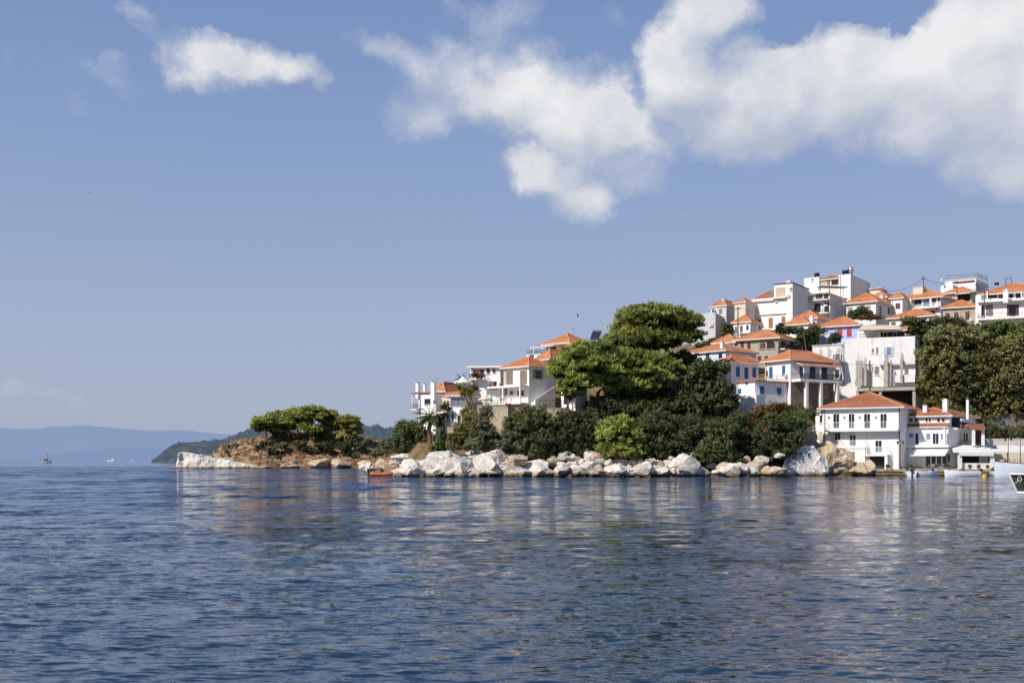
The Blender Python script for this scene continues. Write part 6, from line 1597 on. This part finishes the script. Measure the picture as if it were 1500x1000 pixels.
def dish(label, px, py, D, r=.45):
    c = W(px, py, D); e = empty('satellite_dish', c, label, 'satellite dish'); mb = MB(); n = 12; vs = [c + Vector((0, .12, 0))]
    for j in range(n): a = 2 * pi * j / n; vs.append(c + Vector((r * cos(a), -.05, r * sin(a))))
    mb.add(vs, [(0, j + 1, (j + 1) % n + 1) for j in range(n)]); obj('bowl', mb, 'dish', e, closed=False); mb = MB(); mb.tube([c + Vector((0, .1, 0)), c + Vector((0, .15, -r * 2.4))], .03, 5); mb.tube([c + Vector((0, 0, -r)), c + Vector((0, -.5, -.05))], .015, 4); obj('arm', mb, 'steel', e, closed=False)
dish('satellite dish on the roof edge beside the grey apartment house', 1048, 452, 243.5); dish('round white satellite dish above the solar heater of the concrete wing', 1211, 490, 203, .55); dish('small dish near the skyline parapet house', 1378, 409, 272, .4); dish('dish on the wall between portico house and concrete wing', 1222, 541, 201, .35)
# poles and wires
def pole(label, px, y0, y1, D, r=.12, arms=(), tx=0, nm='utility_pole', mat='poleWood'):
    c = W(px, y1, D); t = W(px + tx, y0, D); e = empty(nm, c, label, 'utility pole' if nm == 'utility_pole' else 'lamp post'); mb = MB(); mb.tube([c, t], [r, r * .75], 8); obj('post', mb, mat, e, closed=False)
    for z_, w_ in arms:
        mb = MB(); p = t - Vector((0, 0, z_)); mb.box(p.x - w_, p.x + w_, p.y - .06, p.y + .06, p.z - .06, p.z + .06); a_ = obj('crossarm', mb, mat, e)
        mb = MB()
        for k in (-.9, -.4, .4, .9): mb.lathe(p + Vector((k * w_, 0, .06)), [(.05, 0), (.07, .08), (.04, .18)], 6)
        obj('insulator', mb, 'brownrail', a_)
    return t
t1 = pole('wooden pole with a lamp bracket in front of the grey apartment house', 1081, 450, 500, 225, .15, ((.3, .5),))
t2 = pole('dark wooden mast with crossarm on the skyline above the loggia house', 1353, 404, 428, 262, .12, ((.7, .6),))
t3 = pole('thin pole beside the dark porch house', 1402, 412, 440, 256, .11, ((.2, .5),))
t4 = pole('pole in front of the corner house and the stacked balconies', 1239, 437, 470, 235, .11, ((.2, .4),))
t5 = pole('tall pole before the balconied guesthouse', 1442, 420, 466, 229, .12)
t6 = pole('leaning pole between the stone house and the hedge', 1182, 486, 520, 208, .12, (), -5)
t7 = pole('stout wooden pole rising in front of the concrete pillars', 1274, 528, 592, 198, .17, ((.9, .5),))
t8 = pole('pair of iron poles on the guesthouse roof', 1473, 408, 418, 240, .09); mb = MB(); mb.tube([W(1473, 408, 240), W(1481, 407, 240), W(1482, 417, 240)], .07, 5); tag(obj('iron_frame', mb, 'iron', origin=W(1477, 417, 240), closed=False), 'black iron goal shaped frame on the guesthouse roof', 'frame')
def wire(label, a, b_, sag, r=.022):
    mb = MB(); mb.tube([a.lerp(b_, t) - Vector((0, 0, sag * 4 * t * (1 - t))) for t in np.linspace(0, 1, 14)], r, 4, cap=False); tag(obj('overhead_wire', mb, 'black', origin=a, closed=False), label, 'wire')
wire('sagging cable from the cubic tower house to the skyline mast', W(1277, 422, 256), t2 - Vector((0, 0, .6)), 1.6, .035)
wire('cable from the skyline mast to the thin pole', t2 - Vector((0, 0, .6)), t3, .8, .03)
wire('cable from the thin pole toward the guesthouse pole', t3, t5, 1.2, .03)
wire('cable running off to the right above the guesthouse', t5 + Vector((0, 0, .2)), W(1540, 424, 232), .8)
wire('cable descending left from the bracket pole', t1, W(1032, 474, 215), 1.0)
wire('cable from the bracket pole toward the tall block', t1, t4, 2.2)
wire('cable from the stout pole to the concrete wing', t7 - Vector((0, 0, .9)), W(1228, 566, 200), 1.0)
wire('cable from the stout pole to the right pillar', t7 - Vector((0, 0, .9)), W(1318, 560, 202), 1.2)
wire('long cable across the front of the concrete block', W(1190, 528, 201), W(1341, 530, 203), .6, .018)
# harbour lamp posts
def lamp(label, px, y0, y1, D):
    c = W(px, y1, D); c.z = zq; e = empty('lamp_post', c, label, 'lamp post'); z1 = Z(y0, D); mb = MB(); mb.lathe((c.x, c.y, 0), [(.24, zq), (.2, zq + .3), (.1, zq + .45), (.06, zq + .9), (.045, z1)], 8); obj('post', mb, 'iron', e)
    mb = MB(); mb.tube([Vector((c.x - .45, c.y, z1 - .1)), Vector((c.x, c.y, z1)), Vector((c.x + .45, c.y, z1 - .1))], .03, 5); obj('arm', mb, 'iron', e, closed=False)
    for sx_ in (-.45, .45):
        mb = MB(); mb.lathe((c.x + sx_, c.y, z1 - .65), [(.06, 0), (.17, .4), (.19, .42), (.05, .6)], 6); obj('lantern', mb, 'iron', e)
lamp('black double lantern lamp post at the corner of the two waterfront houses', 1319, 645, 684, 183.4)
lamp('thin black post before the harbour canopy', 1477, 640, 680, 183.6)
# gulls
def gull(label, px, py, D, sc=1.0, bank=.2):
    c = W(px, py, D); e = None; mb = MB(); mb.tube([c + Vector((-.28, 0, 0)) * sc, c + Vector((-.1, 0, .02)) * sc, c + Vector((.15, 0, .02)) * sc, c + Vector((.3, 0, .04)) * sc, c + Vector((.4, 0, .02)) * sc], [.02 * sc, .09 * sc, .09 * sc, .06 * sc, .01 * sc], 8)
    o = obj('gull', mb, 'dish', origin=c, smooth=True, closed=False); tag(o, label, 'bird')
    for sg in (-1, 1):
        mb = MB(); a = c + Vector((.1, .05 * sg, .04)) * sc; b_ = c + Vector((.12, .4 * sg, .28)) * sc; d_ = c + Vector((-.12, .75 * sg, .18)) * sc
        mb.add([a, b_, d_, c + Vector((-.15, .38 * sg, .22)) * sc, c + Vector((-.12, .05 * sg, .03)) * sc], [(0, 1, 2, 3, 4)]); obj('wing', mb, 'greyshut', o, closed=False)
gull('gull flying above the summit house of the left group', 846, 463, 190, 1.1); gull('tiny bird high in the empty sky at the left', 132, 283, 300, 1.0)

# =================================================================== SKY, SUN, CAMERA
SUN_AZ = radians(50); SUN_EL = radians(40)     # azimuth measured left of the line from the town back to the camera
sd = Vector((-sin(SUN_AZ) * cos(SUN_EL), -cos(SUN_AZ) * cos(SUN_EL), sin(SUN_EL)))
ld = bpy.data.lights.new('sun', 'SUN'); ld.energy = 4.9; ld.angle = radians(.5); ld.color = (1.0, .95, .885)
lo = bpy.data.objects.new('sun', ld); COL.objects.link(lo); lo.rotation_euler = sd.to_track_quat('Z', 'Y').to_euler()
w = bpy.data.worlds.new('World'); scene.world = w; w.use_nodes = True; n = NT(w.node_tree)
out = n.node('ShaderNodeOutputWorld'); bg = n.node('ShaderNodeBackground'); n.l.new(bg.outputs[0], out.inputs[0])
sky = n.node('ShaderNodeTexSky'); sky.sky_type = 'NISHITA'; sky.sun_disc = False; sky.sun_elevation = SUN_EL
sky.sun_rotation = atan2(sd.x, sd.y); sky.altitude = 0; sky.air_density = 1.0; sky.dust_density = 1.2; sky.ozone_density = 2.0
dr = n.node('ShaderNodeTexCoord').outputs['Generated']
sp = n.node('ShaderNodeSeparateXYZ'); n.put(sp.inputs[0], dr)
az = n.math('ARCTAN2', sp.outputs[0], sp.outputs[1]); el = n.math('ARCSINE', sp.outputs[2])
cv = n.node('ShaderNodeCombineXYZ'); n.put(cv.inputs[0], az); n.put(cv.inputs[1], el); P0 = cv.outputs[0]
wob = n.vmath('SUBTRACT', n.noise(P0, 9, 4, .55, color=True), (.5, .5, .5))
wob2 = n.vmath('SUBTRACT', n.noise(P0, 34, 8, .68, color=True), (.5, .5, .5))
Pw = n.vmath('ADD', P0, n.vmath('ADD', n.vmath('MULTIPLY', wob, (.085, .07, 0)), n.vmath('MULTIPLY', wob2, (.030, .030, 0))))
def ae(px, py):
    a = atan((px - 750) / F); return a, atan((HOR - py) / F * cos(a))
blobs = [(335, 70, 100, 42, 1.5), (285, 100, 50, 24, .9), (425, 86, 62, 30, 1.2), (478, 100, 24, 22, .5), (195, 26, 34, 16, .42), (240, 52, 44, 14, .22), (160, 114, 46, 16, .34), (112, 146, 24, 12, .18), (45, 188, 18, 10, .12), (75, 95, 50, 30, .10),
    (570, 62, 62, 22, .6), (645, 74, 85, 42, .85), (690, 105, 110, 62, 1.0), (635, 165, 72, 52, .8), (760, 140, 120, 80, 1.7), (865, 168, 145, 82, 1.9), (885, 235, 120, 55, .9), (800, 250, 86, 46, 1.8), (845, 285, 70, 44, 1.4), (960, 195, 80, 42, 1.1), (735, 28, 70, 30, .40), (895, 28, 34, 14, .35), (670, 6, 45, 14, .3),
    (1000, 100, 85, 78, 2.2), (1045, 22, 75, 60, 1.6), (1110, 145, 150, 85, 2.2), (1165, 85, 60, 50, 1.4), (1250, 125, 180, 92, 2.3), (1330, 80, 120, 60, 2.0), (1420, 140, 190, 120, 2.4), (1460, 40, 120, 90, 2.0), (1500, 215, 130, 80, 1.6), (1320, 190, 120, 55, 1.2), (1700, 130, 260, 170, 2), (975, 303, 34, 10, .14),
    (15, 583, 40, 12, .16), (85, 583, 42, 13, .22), (178, 582, 36, 11, .20)]
holes = [(936, 122, 26, 34, .45), (1290, 10, 80, 18, .8), (1140, 42, 34, 30, .9)]
def field(Pq):
    f = None
    for px, py, rx, ry, s_ in blobs:
        a, b_ = ae(px, py); q = n.vmath('MULTIPLY', n.vmath('SUBTRACT', Pq, (a, b_, 0)), (F / rx, F / ry, 0))
        v_ = n.math('MULTIPLY', n.math('SUBTRACT', 1.0, n.vmath('DOT_PRODUCT', q, q)), s_)
        f = v_ if f is None else n.math('SMOOTH_MAX', f, v_, .45)
    for px, py, rx, ry, s_ in holes:
        a, b_ = ae(px, py); q = n.vmath('MULTIPLY', n.vmath('SUBTRACT', Pq, (a, b_, 0)), (F / rx, F / ry, 0))
        f = n.math('SUBTRACT', f, n.math('MULTIPLY', n.math('SUBTRACT', 1.0, n.vmath('DOT_PRODUCT', q, q), clamp=True), s_ * 1.5))
    return f
fld = field(Pw)
det = n.math('ADD', n.math('MULTIPLY', n.noise(P0, 20, 12, .68, .3), .8), n.math('MULTIPLY', n.noise(n.mapping(P0, scale=(1, 1.6, 1), rot=(0, 0, .5)), 75, 6, .7, .6), .2))
dn = n.math('ADD', fld, n.math('MULTIPLY', n.math('SUBTRACT', det, .52), n.maprange(fld, 0, 1.2, 1.1, 2.3)))
alpha = n.maprange(dn, .0, 1.15, 0, 1)
alpha = n.math('POWER', alpha, 1.3)
off = n.vmath('ADD', P0, (-.012, .020, 0))
rel = n.math('SUBTRACT', n.noise(P0, 10, 7, .58), n.noise(off, 10, 7, .58))
big_ = n.maprange(n.noise(P0, 5, 3, .5), .38, .62, 0, 1)
# undersides are greyer: less cloud above means more light
above = field(n.vmath('ADD', Pw, (-.006, .034, 0)))
und = n.maprange(n.math('SUBTRACT', above, fld), -.9, .9, .20, -.42)
litv = n.math('ADD', n.math('ADD', n.math('ADD', .56, und), n.math('MULTIPLY', rel, 1.5)), n.math('MULTIPLY', n.math('SUBTRACT', big_, .4), .32), clamp=True)
ccol = n.ramp(litv, [(0.05, (0.44, 0.50, 0.63)), (0.50, (0.62, 0.65, 0.715)), (1.0, (0.86, 0.86, 0.865))])
skyc = n.vmath('MULTIPLY', sky.outputs[0], (.1, .1, .1))
hcol = n.ramp(n.maprange(el, 0, radians(26), 0, 1), [(0.0, (0.400, 0.455, 0.595)), (0.25, (0.370, 0.440, 0.62)), (0.6, (0.262, 0.358, 0.605)), (1.0, (0.165, 0.262, 0.52))])
hmix = n.mix(.85, skyc, hcol)
up = n.maprange(el, radians(26), radians(60), 0, 1)
skyf = n.mix(up, hmix, n.vmath('MULTIPLY', sky.outputs[0], (.048, .066, .094)))
front = n.maprange(sp.outputs[2], 0.0, .01, 0, 1)
cl = n.mix(n.math('MULTIPLY', n.math('MULTIPLY', alpha, .97), front), skyf, ccol)
n.put(bg.inputs[0], cl); bg.inputs[1].default_value = 1.0

cam = bpy.data.cameras.new('camera'); co_ = bpy.data.objects.new('camera', cam); COL.objects.link(co_)
co_.location = (0, 0, H); co_.rotation_euler = (radians(90), 0, 0)
cam.sensor_fit = 'HORIZONTAL'; cam.sensor_width = 36; cam.lens = 36 * F / 1500; cam.shift_y = (HOR - 500) / 1500; cam.clip_start = .3; cam.clip_end = 90000
scene.camera = co_
scene.view_settings.view_transform = 'Standard'; scene.view_settings.look = 'None'; scene.view_settings.exposure = 0
